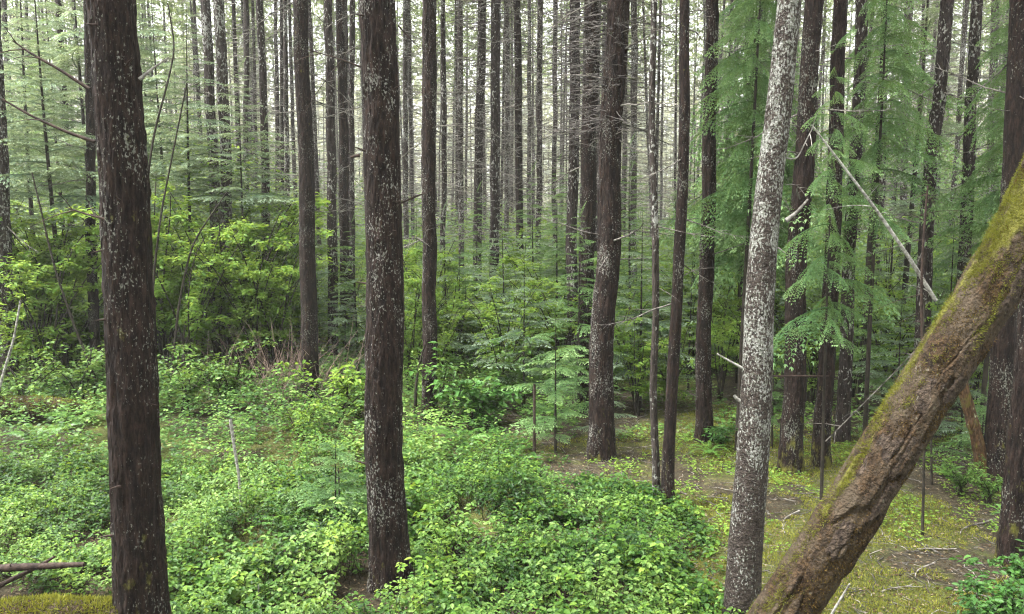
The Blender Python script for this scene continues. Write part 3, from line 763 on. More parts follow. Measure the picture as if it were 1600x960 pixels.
# ------------------------------------------------------------------ conifer branches (flat lacy sprays), along +X, one metre
def spray(seed, mat, droop=.25, hang=0.0, wid=.42, nl=.055, step=.030, tipw=.016):
    rs = np.random.default_rng(seed); m_ = MB()
    t = np.linspace(0, 1, 10)
    ax_ = lambda a: np.stack([a, .05*np.sin(a*4+seed), .10*a - droop*a*a], -1)
    tube(ax_(t), .010*(1-.85*t), 4, m_, .15)
    P, D, L, W, T_, Nn = [], [], [], [], [], []
    a = .10
    while a < 1.0:
        for sgn in (-1, 1):
            if rs.random() < .12: continue
            ln = wid*(1.02-a)**.75*rs.uniform(.55, 1.15)*min(1, .3+a*2.2)
            if ln < .05: ln = .05
            p0 = ax_(np.array(a)); el = rs.uniform(-.15, .1) - hang
            d = nrmz(np.array([rs.uniform(.55, .85), sgn*.8, el]))
            k = max(2, int(ln/step)); u = np.linspace(.08, 1, k)
            q = p0 + d*(u*ln)[:, None] + np.array([0, 0, -1])*((.30+hang)*ln*u*u)[:, None]
            tang = d + np.array([0, 0, -1])*(.6*u)[:, None]
            for s2 in (-1, 1):
                side = nrmz(np.cross(tang, [0, 0, 1.]))*s2
                jitter = rs.normal(0, .16, (k, 3))
                P.append(q); D.append(nrmz(tang)*.75 + side*.8 + jitter); L.append(nl*rs.uniform(.7, 1.25, k)*(1.1-.35*u)); W.append(np.full(k, tipw)*rs.uniform(.8, 1.5, k))
                T_.append(np.clip(.12+.50*u*(.3+.7*a)+.28*rs.random(k), 0, 1)); Nn.append(np.array([0, 0, 1.])+rs.normal(0, .35, (k, 3)))
            P.append(q[-1:]); D.append(tang[-1:]); L.append(np.array([nl])); W.append(np.array([tipw*1.2])); T_.append(np.array([.85])); Nn.append(np.array([[0, 0, 1.]]))
        a += rs.uniform(.035, .06)
    leaves4(np.concatenate(P), np.concatenate(D), np.concatenate(Nn), np.concatenate(L), np.concatenate(W), np.concatenate(T_), m_, droop=.15)
    return m_.mesh('branch', M[mat])
SPR = {'hemlock': [spray(s, 'hemlock') for s in range(4)],
       'hemlock_blue': [spray(s+10, 'hemlock_blue') for s in range(4)],
       'cedar': [spray(s+20, 'cedar', droop=.6, hang=.5, wid=.55, nl=.060, tipw=.017, step=.026) for s in range(5)]}

def conifer(px, py, h, rad, label, kind='hemlock', z0=.15, n=None, trunk_r=None, group=None, dens=1.0, zmax=None, name=None, az_bias=None, depth=None, cat='conifer'):
    b = ground_at(px, py) if depth is None else at_depth(px, py, depth)
    b.z = float(gz(b.x, b.y))
    t = thing(name or ('young_conifer' if h < 6 else 'cedar_tree' if kind == 'cedar' else 'hemlock_tree'), b, label, cat, group)
    rs = random.Random(int(px*3+py)); m_ = MB()
    zz = np.linspace(-.1, h, 9); tr = trunk_r or .008+.006*h
    lx = rs.uniform(-.03, .03)
    tube(np.stack([lx*zz, .02*np.sin(zz), zz], 1), tr*(1.02-zz/h), 7, m_, .4)
    obj('trunk', m_.mesh('trunk', M['twig_dark']), t)
    n = n or int((h-z0)*13*dens)+5
    zt = zmax or h
    for k in range(n):
        z = z0 + (zt-z0)*(k+rs.random())/n
        f = 1 - (z/h)
        ln = rad*(f**.75)*rs.uniform(.45, 1.3)*(.75+.5*math.sin(k*2.4+px)**2)+.06
        if rs.random() < .12: continue
        if z < z0+.25*(h-z0)*.4: ln *= .85
        az = k*2.4+rs.uniform(-.5, .5) if az_bias is None else rs.gauss(az_bias, .9)
        stub(t, (lx*z, 0, z), az, rs.uniform(-.05, .35) if kind != 'cedar' else rs.uniform(-.2, .3), ln, SPR[kind][rs.randrange(4)], rs.uniform(-.25, .25))
    # leader
    stub(t, (lx*h, 0, h-.05), 0, 1.3, .12+rad*.12, SPR[kind][0], 0)
    return t

# understory at left
conifer(345, 560, 5.3, 1.7, "blue green young hemlock with pale lacy foliage above the bright shrubs", 'hemlock_blue', z0=3.0, n=60)
conifer(420, 575, 4.6, 1.35, "smaller blue green conifer touching the second heavy trunk", 'hemlock_blue', z0=2.4, n=40)
conifer(275, 560, 7.5, 1.6, "tall pale green hemlock behind the far left thick trunk", 'hemlock_blue', z0=3.4, n=60)
conifer(60, 540, 9.5, 2.2, "tall blue green hemlock in the upper left corner", 'hemlock_blue', z0=3.6, n=90)
conifer(112, 520, 8.5, 1.9, "second tall hemlock between the corner one and the thick left trunk", 'hemlock', z0=3.0, n=70)
conifer(-60, 560, 9.0, 2.0, "hemlock spreading in from the left edge of view", 'hemlock_blue', z0=2.8, n=60)
conifer(20, 500, 8.0, 2.6, "wide pale hemlock hiding the distance at the far left", 'hemlock_blue', z0=2.4, n=110)
conifer(95, 480, 10.0, 2.8, "far pale hemlock high between left edge and big left trunk", 'hemlock_blue', z0=3.4, n=120)
conifer(255, 500, 9.0, 2.6, "far pale hemlock just right of the big left trunk", 'hemlock_blue', z0=3.0, n=120)
conifer(300, 530, 5.0, 1.6, "blue green hemlock behind the tallest bright shrub", 'hemlock_blue', z0=2.8, n=60)
for px, py, h, rd_, z0_, n_b, lab in [(28, 590, 6.5, 1.7, 2.7, 90, "grey green lacy hemlock standing before the grey trunk at the left edge"), (105, 600, 7.5, 1.6, 2.6, 110, "lacy hemlock filling the space left of the big left trunk"),
        (300, 580, 6.8, 1.5, 3.2, 100, "lacy grey green hemlock in front of the close pale pair of trunks"), (385, 585, 5.4, 1.5, 3.0, 80, "lacy grey green hemlock right of the close pale pair of trunks"), (232, 560, 8.5, 1.9, 3.0, 120, "tall hemlock peeping out right behind the big left trunk"),
        (160, 540, 9.5, 2.3, 3.2, 130, "tall hemlock mostly behind the big left trunk")]:
    conifer(px, py, h, rd_, lab, 'hemlock_blue', z0=z0_, n=n_b)
conifer(524, 838, .95, .62, "feathery bright young hemlock in the ground cover left of the thick flecked trunk", 'hemlock', z0=.12, n=34)
# centre young conifers
for i, (px, py, h, rd_, kd, lab) in enumerate([
    (868, 705, 1.75, .75, 'hemlock', "soft young conifer directly left of the stout centre right fir"),
    (905, 650, 2.9, .95, 'hemlock', "tall young conifer in front of the twig covered trunks"),
    (818, 640, 2.3, .8, 'hemlock_blue', "young conifer behind the short dark snag"),
    (770, 600, 2.3, .9, 'hemlock_blue', "feathery young conifer left of frame centre snag"),
    (716, 575, 2.6, .9, 'hemlock', "young conifer right of the medium reddish brown trunk"),
    (1000, 640, 3.1, .9, 'hemlock_blue', "young conifer right of the stout centre right fir"),
    (985, 590, 3.6, 1.0, 'hemlock', "taller young conifer further back behind the thin pale pole"),
    (870, 560, 3.9, 1.1, 'hemlock', "tall feathery conifer against the pale gap at frame centre"),
    (640, 560, 2.2, .8, 'hemlock_blue', "young conifer seen between the thick flecked and the medium trunks"),
    (1075, 610, 2.4, .8, 'hemlock_blue', "low conifer between the slender brown tree and the fir half hidden by foliage"),
    (1150, 600, 2.6, .9, 'hemlock', "bushy conifer left of the pale alder"),
    (945, 690, 1.2, .5, 'hemlock_blue', "small soft conifer at the foot of the stout centre right fir"),
    (1206, 700, 1.3, .45, 'hemlock', "small seedling conifer between pale alder and the dark mossy footed fir"),
    (1345, 650, 2.6, .9, 'hemlock', "conifer filling the gap right of the third trunk behind the alder"),
    (1400, 690, 1.9, .7, 'hemlock_blue', "bushy young conifer above the clearing left of the mossy leaning trunk"),
    (1500, 700, 1.9, .7, 'hemlock_blue', "pale young conifer seen just right of the mossy leaning trunk"),
    (1530, 745, 1.0, .6, 'hemlock', "low conifer at the feet of the rusty dead trunk"),
    (1480, 640, 3.0, .9, 'hemlock_blue', "conifer behind the thin bare sapling stems"),
    (540, 590, 1.9, .7, 'hemlock_blue', "young conifer between the second heavy and the thick flecked trunks"),
    (575, 845, .45, .50, 'hemlock', "tiny low seedling spreading flat at foot of the thick flecked trunk")]):
    conifer(px, py, h, rd_, lab, kd, z0=.12 if h < 2 else .35, dens=1.7 if h > 1 else 2.2)
# right hand cedars
conifer(1160, 625, 8.5, 1.55, "tall drooping cedar between the half hidden fir and the pale alder", 'cedar', z0=2.2, n=210, trunk_r=.06)
conifer(1345, 640, 9.0, 1.5, "tall cedar with hanging green foliage right behind the alder", 'cedar', z0=4.0, n=95, trunk_r=.06)
conifer(1405, 575, 9.0, 1.5, "cedar further back left of the twiggy leaning fir", 'hemlock_blue', z0=2.6, n=100)
conifer(1560, 640, 7.0, 1.5, "cedar with long drooping branches above the mossy leaning trunk", 'cedar', z0=2.0, n=90, trunk_r=.05)
conifer(1640, 700, 6.0, 1.3, "dark cedar reaching in at the right edge of view", 'cedar', z0=2.2, n=70, trunk_r=.05)
t_ = conifer(1283, 795, 4.4, .80, "slender cedar with layered bright sprays just right of the pale alder", 'cedar', z0=1.7, n=44, trunk_r=.018)

conifer(1152, 705, 8.0, 1.0, "near slender cedar with drooping sprays touching the left side of the pale alder", 'cedar', z0=2.4, n=120, trunk_r=.035)
conifer(1350, 715, 7.5, .95, "near slender cedar with hanging sprays between the third dark trunk and the bleached pole", 'cedar', z0=2.7, n=70, trunk_r=.03)
conifer(1530, 715, 6.5, 1.2, "near cedar with long drooping sprays just above the mossy leaning trunk", 'cedar', z0=2.3, n=60, trunk_r=.035)
rs_ = random.Random(8)
for i, (px, h, lab) in enumerate([(650, 3.2, "feathery sapling right of the flecked trunk"), (700, 3.0, "feathery sapling right beside the reddish brown trunk"), (745, 3.4, "pale sapling under the left strong centre trunk"),
      (790, 3.0, "pale sapling under the right strong centre trunk"), (835, 3.8, "tall pale sapling in the bright centre gap"), (880, 4.2, "tall pale sapling at the twiggy trunks"), (560, 2.8, "pale sapling just left of the flecked trunk"),
      (500, 2.8, "pale sapling just right of the second heavy trunk"), (985, 4.2, "tall pale sapling left of the thin pale pole"), (1050, 3.8, "tall pale sapling behind the slender brown tree"), (1085, 4.4, "tall pale sapling at the half hidden fir"),
      (1210, 3.6, "pale sapling right behind the alder"), (1300, 3.8, "pale sapling behind the second dark trunk"), (1385, 4.2, "pale sapling behind the bleached pole"), (1440, 4.4, "tall pale sapling behind the dead reddish sapling"), (1500, 4.0, "pale sapling above the leaning trunk")]):
    conifer(px, rs_.uniform(540, 580), h, 1.15, lab, 'hemlock_blue' if i % 2 else 'hemlock', z0=.4, dens=1.2)

# ------------------------------------------------------------------ leafy shrubs
def shrub_mesh(seed, mat, H=3.0, Rr=1.1, nst=9, nl=3200, ll=.068, low=.25, wr=.5, arch=.5):
    rs = np.random.default_rng(seed); st = MB(); lf = MB()
    P, D = [], []
    tw = []
    for k in range(nst):
        az = rs.uniform(0, 6.283); rr = Rr*rs.uniform(.35, 1); h = H*rs.uniform(.6, 1)
        t = np.linspace(0, 1, 8)
        pth = np.stack([math.cos(az)*rr*t**1.5 + .05*np.sin(5*t+k), math.sin(az)*rr*t**1.5 + .05*np.cos(4*t+k), h*(t - .0) - arch*.35*h*t**3], 1)
        tube(pth, .013*(1-.75*t)*(H/3)**.5+.002, 5, st, .4)
        for q in range(9):
            a = rs.uniform(.25, 1); p0 = np.array([np.interp(a, t, pth[:, c]) for c in range(3)])
            d = nrmz(np.array([rs.normal(), rs.normal(), rs.uniform(-.1, .5)])); L = rs.uniform(.2, .6)*Rr*.7
            u = np.linspace(0, 1, 4)[:, None]; tp = p0 + d*L*u + np.array([0, 0, -.12*L])*u*u
            tube(tp, .004*(1-.6*u.ravel()), 3, st, .5); tw.append((tp, d, L))
    for k in range(nl):
        tp, d, L = tw[rs.integers(len(tw))]; u = rs.uniform(.15, 1.03)
        p0 = tp[0] + (tp[-1]-tp[0])*u
        az = rs.uniform(0, 6.283); sd_ = np.array([math.cos(az), math.sin(az), rs.uniform(-.5, .25)])
        P.append(p0 + rs.normal(0, .025, 3)); D.append(d*.5+sd_)
    P = np.array(P); D = np.array(D); L = rs.uniform(.6, 1.2, nl)*ll
    tint = np.clip(.5 + .9*(fbm(P[:, 0]*2.5, P[:, 1]*2.5, P[:, 2]*2.5, seed=seed)-.5) + rs.normal(0, .14, nl), 0, 1)
    leaves6(P, D, np.array([0, 0, 1.]) + rs.normal(0, .35, P.shape), L, L*wr, tint, lf)
    return st.mesh('stem', M['twig_dark']), lf.mesh('foliage', M[mat])
SH = {'maple': [shrub_mesh(100+s, 'maple') for s in range(4)],
      'low': [shrub_mesh(120+s, 'cover', H=1.1, Rr=.65, nst=8, nl=700, ll=.07) for s in range(3)],
      'salal': [shrub_mesh(130+s, 'salal', H=.9, Rr=.7, nst=9, nl=520, ll=.11, wr=.5) for s in range(2)],
      'fresh': [shrub_mesh(140+s, 'cover_fresh', H=.9, Rr=.6, nst=8, nl=560, ll=.075) for s in range(2)],
      'fine': [shrub_mesh(150+s, 'maple', H=2.2, Rr=.9, nst=9, nl=2400, ll=.055) for s in range(2)]}
def shrub(px, py, kind, s, label, group=None, k=None, h=1.0, name='leafy_shrub'):
    b = ground_at(px, py)
    i_ = (int(px) if k is None else k) % len(SH[kind])
    t = thing(name, b, label, 'shrub', group)
    t.rotation_euler = (0, 0, (px*7 % 63)/10); t.scale = (s, s, s*h)
    obj('stem', SH[kind][i_][0], t); obj('foliage', SH[kind][i_][1], t)
    return t
hand = [(292, 612, 'maple', 1.2, "large bright green shrub right of the far left thick trunk"),
        (345, 600, 'maple', 1.22, "tall bright shrub under the blue green hemlock"),
        (398, 605, 'maple', 1.12, "bright shrub left of the second heavy trunk, right of the tallest shrubs"),
        (252, 588, 'maple', 1.2, "shrub close against the right side of the far left thick trunk"),
        (440, 590, 'maple', .75, "smaller shrub brushing the second heavy trunk"),
        (318, 570, 'maple', 1.3, "bright shrub in the back row right of the far left trunk"),
        (55, 600, 'maple', 1.2, "shrub between the left edge trunk and the arching bare stem"),
        (108, 590, 'maple', 1.3, "bright shrub directly left of the far left thick trunk"),
        (22, 580, 'maple', 1.3, "shrub below the grey trunk at the left edge"),
        (-20, 640, 'maple', .9, "shrub cut by the left edge of view"),
        (80, 560, 'maple', 1.35, "tall shrub in the back row at the left"),
        (742, 668, 'salal', 1.15, "dark glossy leaved bush at frame centre"),
        (700, 655, 'low', 1.0, "small leafy bush at foot of the medium reddish brown trunk"),
        (775, 640, 'low', 1.25, "leafy bush behind the dark glossy bush"),
        (525, 668, 'fresh', 1.3, "fresh green layered shrub left of the thick flecked trunk"),
        (560, 655, 'fresh', 1.0, "fresh green shrub touching the left side of the thick flecked trunk"),
        (265, 600, 'maple', 1.45, "tallest bright shrub against the right side of the big left trunk"),
        (372, 592, 'maple', 1.4, "tall loose bright shrub in front of the close pale pair of trunks"),
        (430, 600, 'maple', 1.15, "bright shrub with leaves touching the second heavy trunk on its left"),
        (75, 612, 'maple', 1.35, "tall loose bright shrub halfway between left edge and big left trunk"),
        (5, 600, 'maple', 1.3, "tall loose shrub over the pale leaning stick at the left edge"),
        (640, 610, 'maple', .85, "bright shrub just right of the thick flecked trunk"),
        (790, 620, 'maple', .8, "bright shrub behind the snag at frame centre"),
        (880, 600, 'maple', .95, "bright shrub left behind the stout twiggy fir"),
        (995, 650, 'maple', .7, "bright shrub right of the stout twiggy fir"),
        (225, 640, 'low', 1.1, "leafy bush low against the right side of the big left trunk"),
        (290, 650, 'low', 1.1, "low leafy bush below the large bright shrub"),
        (350, 640, 'low', 1.2, "low leafy bush below the tall bright shrub"),
        (120, 640, 'low', 1.2, "low leafy bush left of the big left trunk"),
        (40, 660, 'low', 1.1, "low leafy bush in front of the mossy log at left"),
        (470, 690, 'fresh', .8, "low bright shrub in front of the second heavy trunk"),
        (780, 560, 'fine', 1.0, "fine leaved shrub below the two strong centre trunks"),
        (730, 540, 'fine', 1.0, "fine leaved shrub behind the reddish brown trunk"),
        (690, 600, 'fine', .8, "fine leaved shrub right beside the reddish brown trunk"),
        (830, 590, 'fine', .9, "fine leaved shrub behind the snag"),
        (625, 585, 'fine', .85, "fine leaved shrub right beside the thick flecked trunk"),
        (960, 610, 'fine', 1.0, "leafy shrub behind the stout centre right fir"),
        (1050, 640, 'fine', .75, "leafy shrub behind the slender brown tree"),
        (1125, 625, 'maple', .75, "leafy shrub right of the half hidden fir"),
        (1180, 640, 'fine', .9, "leafy shrub behind the pale alder"),
        (1095, 585, 'maple', .9, "shrub in the back between slender brown tree and cedar"),
        (1265, 640, 'fine', .9, "leafy shrub between the two dark trunks behind the alder"),
        (1330, 620, 'maple', .8, "shrub behind the third trunk right of the alder"),
        (1385, 640, 'fine', 1.0, "leafy shrub left of the sapling stems"),
        (1430, 620, 'maple', .8, "shrub behind the mossy leaning trunk"),
        (1600, 660, 'fine', 1.0, "leafy shrub at the right edge"),
        (1515, 660, 'fine', .9, "shrub behind the rusty dead trunk"),
        (1125, 700, 'salal', .45, "small dark bush at the foot of the half hidden fir"),
        (1545, 790, 'low', .55, "grey green low bush at the foot of the smooth dark fir"),
        (1500, 775, 'low', .5, "low pale bush between the sapling stem and the smooth dark fir"),
        (1575, 975, 'salal', .55, "dark green leafy plant in the bottom right corner"),
        (1535, 985, 'salal', .42, "small dark leafy plant beside the bottom right corner one"),
        (1610, 930, 'salal', .5, "dark leafy plant at right edge, below the cut off trunk")]
for a_ in hand: shrub(*a_)
rs = np.random.default_rng(31)
mids = [(300, "above the bright shrubs"), (470, "left of the second heavy trunk"), (590, "left of the flecked trunk"), (700, "right of the flecked trunk"), (850, "under the bright centre gap"),
        (960, "behind the twiggy trunks"), (1110, "beyond the slender brown tree"), (1240, "behind the alder"), (1400, "behind the bleached pole"), (1600, "beyond the leaning trunk")]
for k in range(92):
    px_ = rs.uniform(-20, 1640); py_ = rs.uniform(485, 590); kk = ('fine', 'maple', 'fine', 'low')[k % 4]
    where = next((l for lim, l in mids if px_ < lim), mids[-1][1])
    shrub(px_, py_, kk, rs.uniform(.7, 1.15)*(1.6 if kk == 'low' else 1)*(1.2 if abs(px_-800) > 350 else 1.0),
          {'fine': "fine leaved", 'maple': "bright broad leaved", 'low': "small low"}[kk] + (" nearer" if py_ > 535 else " far") + " shrub " + where, 'shrubs further back ' + where, k)

# the dry pinkish thicket by the second heavy trunk
m_ = MB(); rs = np.random.default_rng(5)
for k in range(200):
    p0 = np.array([rs.normal(0, .45), rs.normal(0, .35), 0.0]); L = rs.uniform(.6, 1.5); u = np.linspace(0, 1, 5)[:, None]
    d = nrmz(np.array([rs.normal(0, .5), rs.normal(0, .5), 1.0]))
    tube(p0 + d*L*u + np.array([rs.normal(0, .2), 0, -.1])*u*u, .006*(1-.7*u.ravel()), 3, m_, rs.uniform(.2, .9))
b = ground_at(458, 628)
obj('dry_thicket', m_.mesh('dry_thicket', M['pinktwig']), None, b, "dry pinkish brown leafless thicket at the foot of the second heavy trunk", 'bush')
b = ground_at(395, 590)
o = obj('dry_thicket', bpy.data.meshes['dry_thicket'], None, b, "dry leafless thicket of thin stems beneath the bright shrubs", 'bush'); o.scale = (1.1, 1, .7)

# ------------------------------------------------------------------ sword ferns
def fern_mesh(seed, n=13, L=.6):
    rs = np.random.default_rng(seed); out = []
    for k in range(3):
        m_ = MB(); t = np.linspace(0, 1, 12)
        c = rs.uniform(.5, .8)
        ax_ = lambda a: np.stack([a*.8, 0*a, .75*a-c*a*a], -1)
        tube(ax_(t), .005*(1-.7*t), 3, m_, .3)
        u = np.linspace(.08, .98, 30); q = ax_(u); wl = .17*np.sin(np.clip(u*1.25+.28, 0, 3))**1.0*(1.12-u)**.5
        for s2 in (-1, 1):
            D = np.stack([.35+0*u, s2*np.ones_like(u), -.15+0*u], -1)
            leaves4(q, D, np.array([0, 0, 1.])+rs.normal(0, .15, q.shape), np.maximum(wl, .02), np.full(30, .030), np.clip(.55+rs.normal(0, .15, 30), 0, 1), m_, wide=.3)
        out.append(m_.mesh('frond', M['fern']))
    return out
FROND = fern_mesh(4)
def fern(px, py, L, label, group=None, n=11):
    b = ground_at(px, py); t = thing('sword_fern', b, label, 'fern', group); rs = random.Random(int(px+py))
    for k in range(n): stub(t, (0, 0, .02), k*6.283/n+rs.uniform(-.2, .2), rs.uniform(-.1, .5), L*rs.uniform(.75, 1.1), FROND[k % 3], rs.uniform(-.3, .3), name='frond')
for a_ in [(1108, 712, .32, "fern at the foot of the half hidden fir"), (720, 700, .6, "fern in front of the dark glossy bush"), (800, 735, .45, "fern just left of the snag, low in the leaves"),
           (60, 700, .6, "fern in shade at the left below the shrubs"),
           (120, 665, .6, "fern against the left side of the far left thick trunk"), (1480, 745, .25, "fern right of the thin sapling stems"), (450, 830, .55, "bright fern in the leaves left of the thick flecked trunk"),
           (685, 770, .5, "yellow green fern right of the thick flecked trunk"), (1570, 810, .25, "fern right of the grey green low bush")]:
    fern(*a_)

# ------------------------------------------------------------------ leafy ground cover
def cover_layer(n, x0, x1, y0, y1, ll, H0, H1, name, mat, seed, per=7, thr=None, keep=None, six=True):
    rs = np.random.default_rng(seed)
    x = rs.uniform(x0, x1, n); y = y0 + (y1-y0)*rs.random(n)
    d = cover_density(x, y)
    px, py, f = project(x, y, gz(x, y))
    ok = (rs.random(n) < d) & (px > -180) & (px < 1780)
    if keep is not None: ok &= keep(x, y, px, py, rs)
    ok &= np.hypot(x-b1.x, y-b1.y) > .2
    ok &= np.hypot((x-b2.x+.08)*1.1, (y-b2.y+.22)*.8) > .34
    x, y = x[ok], y[ok]; n = len(x)
    mound = fbm(x*1.7, y*1.7, seed=31, o=2); mound2 = np.clip((fbm(x*4.5, y*4.5, seed=33, o=2)-.5)*2.2+.5, 0, 1)
    top = H0 + (H1-H0)*np.clip((mound-.25)*1.9, 0, 1)*(.6+.8*mound2)
    px, py, _ = project(x, y, gz(x, y))
    top = top*(.35+.65*np.clip((border(py)-px)/260., 0, 1))
    z = gz(x, y) + top*np.where(rs.random(n) < .12, rs.uniform(1.0, 1.55, n), 1-.85*rs.random(n)**1.5)
    P = np.stack([x, y, z], 1)
    az0 = rs.uniform(0, 6.283, n)
    m_ = MB()
    colr = np.clip(.5 + 1.3*(fbm(x*1.1+5, y*1.1, seed=51, o=3)-.5), 0, 1)
    tiltx = rs.normal(0, .22, (n, 2))
    szc = .75 + .9*np.clip(fbm(x*2.3, y*2.3, seed=57, o=2)-.3, 0, 1) + .25*(rs.random(n) < .15)
    for k in range(per):
        az = az0 + k*6.283/per + rs.normal(0, .25, n)
        rr = ll*rs.uniform(.05, .35, n)
        D = np.stack([np.cos(az), np.sin(az), rs.uniform(-.35, .30, n)], 1)
        p0 = P + D*rr[:, None]*np.array([1, 1, .2]) + np.array([0, 0, 1])*(rs.normal(0, ll*.45, n))[:, None]
        L = ll*rs.uniform(.55, 1.15, n)*szc
        Nn = np.stack([tiltx[:, 0]+rs.normal(0, .25, n), tiltx[:, 1]+rs.normal(0, .25, n)-.1, np.ones(n)], 1)
        tint = np.clip(colr*.9-.06 + .45*(mound2-.5) + rs.normal(0, .22, n), 0, 1)
        (leaves6 if six else leaves4)(p0, D, Nn, L, L*.64, tint, m_)
    return m_, n, P, name, mat
def stems_for(P, m_, rs, frac=.35):
    k = rs.random(len(P)) < frac; Q = P[k]
    gzq = gz(Q[:, 0], Q[:, 1]); off = rs.normal(0, .06, (len(Q), 2))
    base = np.stack([Q[:, 0]+off[:, 0], Q[:, 1]+off[:, 1], gzq-.02], 1)
    d = np.array([.0022, 0, 0])
    V = np.stack([base-d, base+d, Q+d*.7, Q-d*.7], 1)
    m_.add(V.reshape(-1, 3), np.arange(len(Q)*4).reshape(-1, 4), .4)
gap = lambda x, y, px, py, rs: (fbm(x*2.2, y*2.2, seed=61, o=2) > .26+.12*rs.random(len(x)))
def strip_keep(x, y, px, py, rs): return gap(x, y, px, py, rs) & ~((px < 190) & (py > 935))
m1, n1, P1, _, _ = cover_layer(21000, -6.5, 2.2, 4.9, 8.8, .044, .13, .33, '', '', 1, keep=strip_keep)
obj('ground_cover', m1.mesh('ground_cover', M['cover']), kind='stuff', label="dense low leafy plants covering the near forest floor at left and centre", cat='ground cover')
m2, n2, P2, _, _ = cover_layer(6500, -6.5, 2.2, 4.9, 9.5, .048, .17, .37, '', '', 2, keep=lambda x, y, px, py, rs: strip_keep(x, y, px, py, rs) & (fbm(x*1.3, y*1.3, seed=71) > .47))
obj('ground_cover', m2.mesh('ground_cover', M['cover_fresh']), kind='stuff', label="fresher yellow green leaf clumps standing among the darker ground cover", cat='ground cover')
m3, n3, P3_, _, _ = cover_layer(21000, -10.5, 6, 8.6, 15.5, .060, .18, .55, '', '', 3, per=6, keep=gap, six=False)
obj('ground_cover', m3.mesh('ground_cover', M['cover']), kind='stuff', label="leafy ground cover further back around the feet of the firs", cat='ground cover')
m_ = MB(); rs = np.random.default_rng(8); stems_for(P1, m_, rs); stems_for(P2, m_, rs)
obj('ground_cover_stem', m_.mesh('ground_cover_stem', M['twig_dark']), kind='stuff', label="thin dark stems under the leafy ground cover", cat='ground cover')
m4, n4, P4, _, _ = cover_layer(9000, -22, 22, 14, 34, .10, .12, .7, '', '', 4, per=5, keep=lambda x, y, px, py, rs: gap(x, y, px, py, rs), six=False)
obj('ground_cover', m4.mesh('ground_cover', M['cover']), kind='stuff', label="low green growth on the floor between the distant trunks", cat='ground cover')
# sparse seedlings on the mossy clearing
rs = np.random.default_rng(12); n_ = 4000
x = rs.uniform(.8, 6.5, n_); y = rs.uniform(5, 10.5, n_); px, py, f = project(x, y, gz(x, y))
ok = (px > border(py)-20) & (fbm(x*1.7, y*1.7, seed=81) > .50) & (px < 1750); x, y = x[ok], y[ok]; n_ = len(x)
m_ = MB()
for k in range(5):
    az = rs.uniform(0, 6.283, n_); D = np.stack([np.cos(az), np.sin(az), rs.uniform(.0, .7, n_)], 1)
    leaves6(np.stack([x+rs.normal(0, .03, n_), y+rs.normal(0, .03, n_), gz(x, y)+rs.uniform(.01, .06, n_)], 1), D, np.array([0, 0, 1.])+rs.normal(0, .3, (n_, 3)), rs.uniform(.02, .045, n_), rs.uniform(.012, .028, n_), rs.uniform(.2, .9, n_), m_)
obj('seedlings', m_.mesh('seedlings', M['cover_fresh']), kind='stuff', label="small scattered seedlings on the mossy clearing", cat='ground cover')

# moss tufts on the clearing floor
rs = np.random.default_rng(13); n_ = 230000
x = rs.uniform(.4, 8, n_); y = 4.9 + 7*rs.random(n_)**1.3
px, py, f = project(x, y, gz(x, y))
mo = fbm(x*.8, y*.8, seed=23, o=4); fine = fbm(x*6, y*6, seed=24, o=2)
band = .20*np.exp(-((py-745)/32.0)**2) - .12*np.clip((py-850)/80, 0, 1)
ok = (px > border(py)-60) & (px < 1700) & (mo + .25*(fine-.5) - band > .42)
x, y, fine = x[ok], y[ok], fine[ok]; n_ = len(x); m_ = MB()
P = np.stack([x, y, gz(x, y)+.006], 1)
leaves4(P, np.stack([rs.normal(0, .5, n_), rs.normal(0, .5, n_), np.ones(n_)], 1), rs.normal(0, 1, (n_, 3)), rs.uniform(.010, .032, n_)*(.5+fine), rs.uniform(.004, .009, n_), np.clip(.15+.8*fine+rs.normal(0, .15, n_), 0, 1), m_)
obj('moss', m_.mesh('moss', M['moss']), kind='stuff', label="yellow green moss carpet on the clearing floor", cat='moss')
# litter: twigs and dead leaves
m_ = MB(); rs = np.random.default_rng(14)
for k in range(6500):
    x_, y_ = rs.uniform(-1, 8), 4.9+8*rs.random()**1.2; az = rs.uniform(0, 6.283); L = rs.choice([.05, .09, .16, .3], p=[.4, .33, .2, .07])*rs.uniform(.7, 1.3)
    u = np.linspace(-.5, .5, 4)[:, None]; d = np.array([math.cos(az), math.sin(az), rs.normal(0, .08)])
    L = L*1.15
    p_ = np.array([x_, y_, 0]) + d*L*u + np.array([-d[1], d[0], 0])*L*.12*np.sin(u*5+k)
    p_[:, 2] += gz(p_[:, 0], p_[:, 1]) + .014
    tube(p_, np.full(4, .0018+L*.008), 3, m_, rs.choice([.0, .3, .9], p=[.3, .4, .3]))
obj('twig_litter', m_.mesh('twig_litter', M['twig']), kind='stuff', label="fine dead twigs strewn over the forest floor", cat='litter')
rs = np.random.default_rng(15); n_ = 52000
x = rs.uniform(-4, 8, n_); y = 4.9+7.5*rs.random(n_)**1.2; m_ = MB()
leaves4(np.stack([x, y, gz(x, y)+.012+.01*rs.random(n_)], 1), np.stack([rs.normal(0, 1, n_), rs.normal(0, 1, n_), rs.normal(0, .15, n_)], 1), np.array([0, 0, 1.])+rs.normal(0, .35, (n_, 3)), rs.uniform(.012, .040, n_), rs.uniform(.006, .020, n_), rs.random(n_)**1.5, m_)
obj('leaf_litter', m_.mesh('leaf_litter', M['litter']), kind='stuff', label="brown fallen leaves and needles on the forest floor", cat='litter')
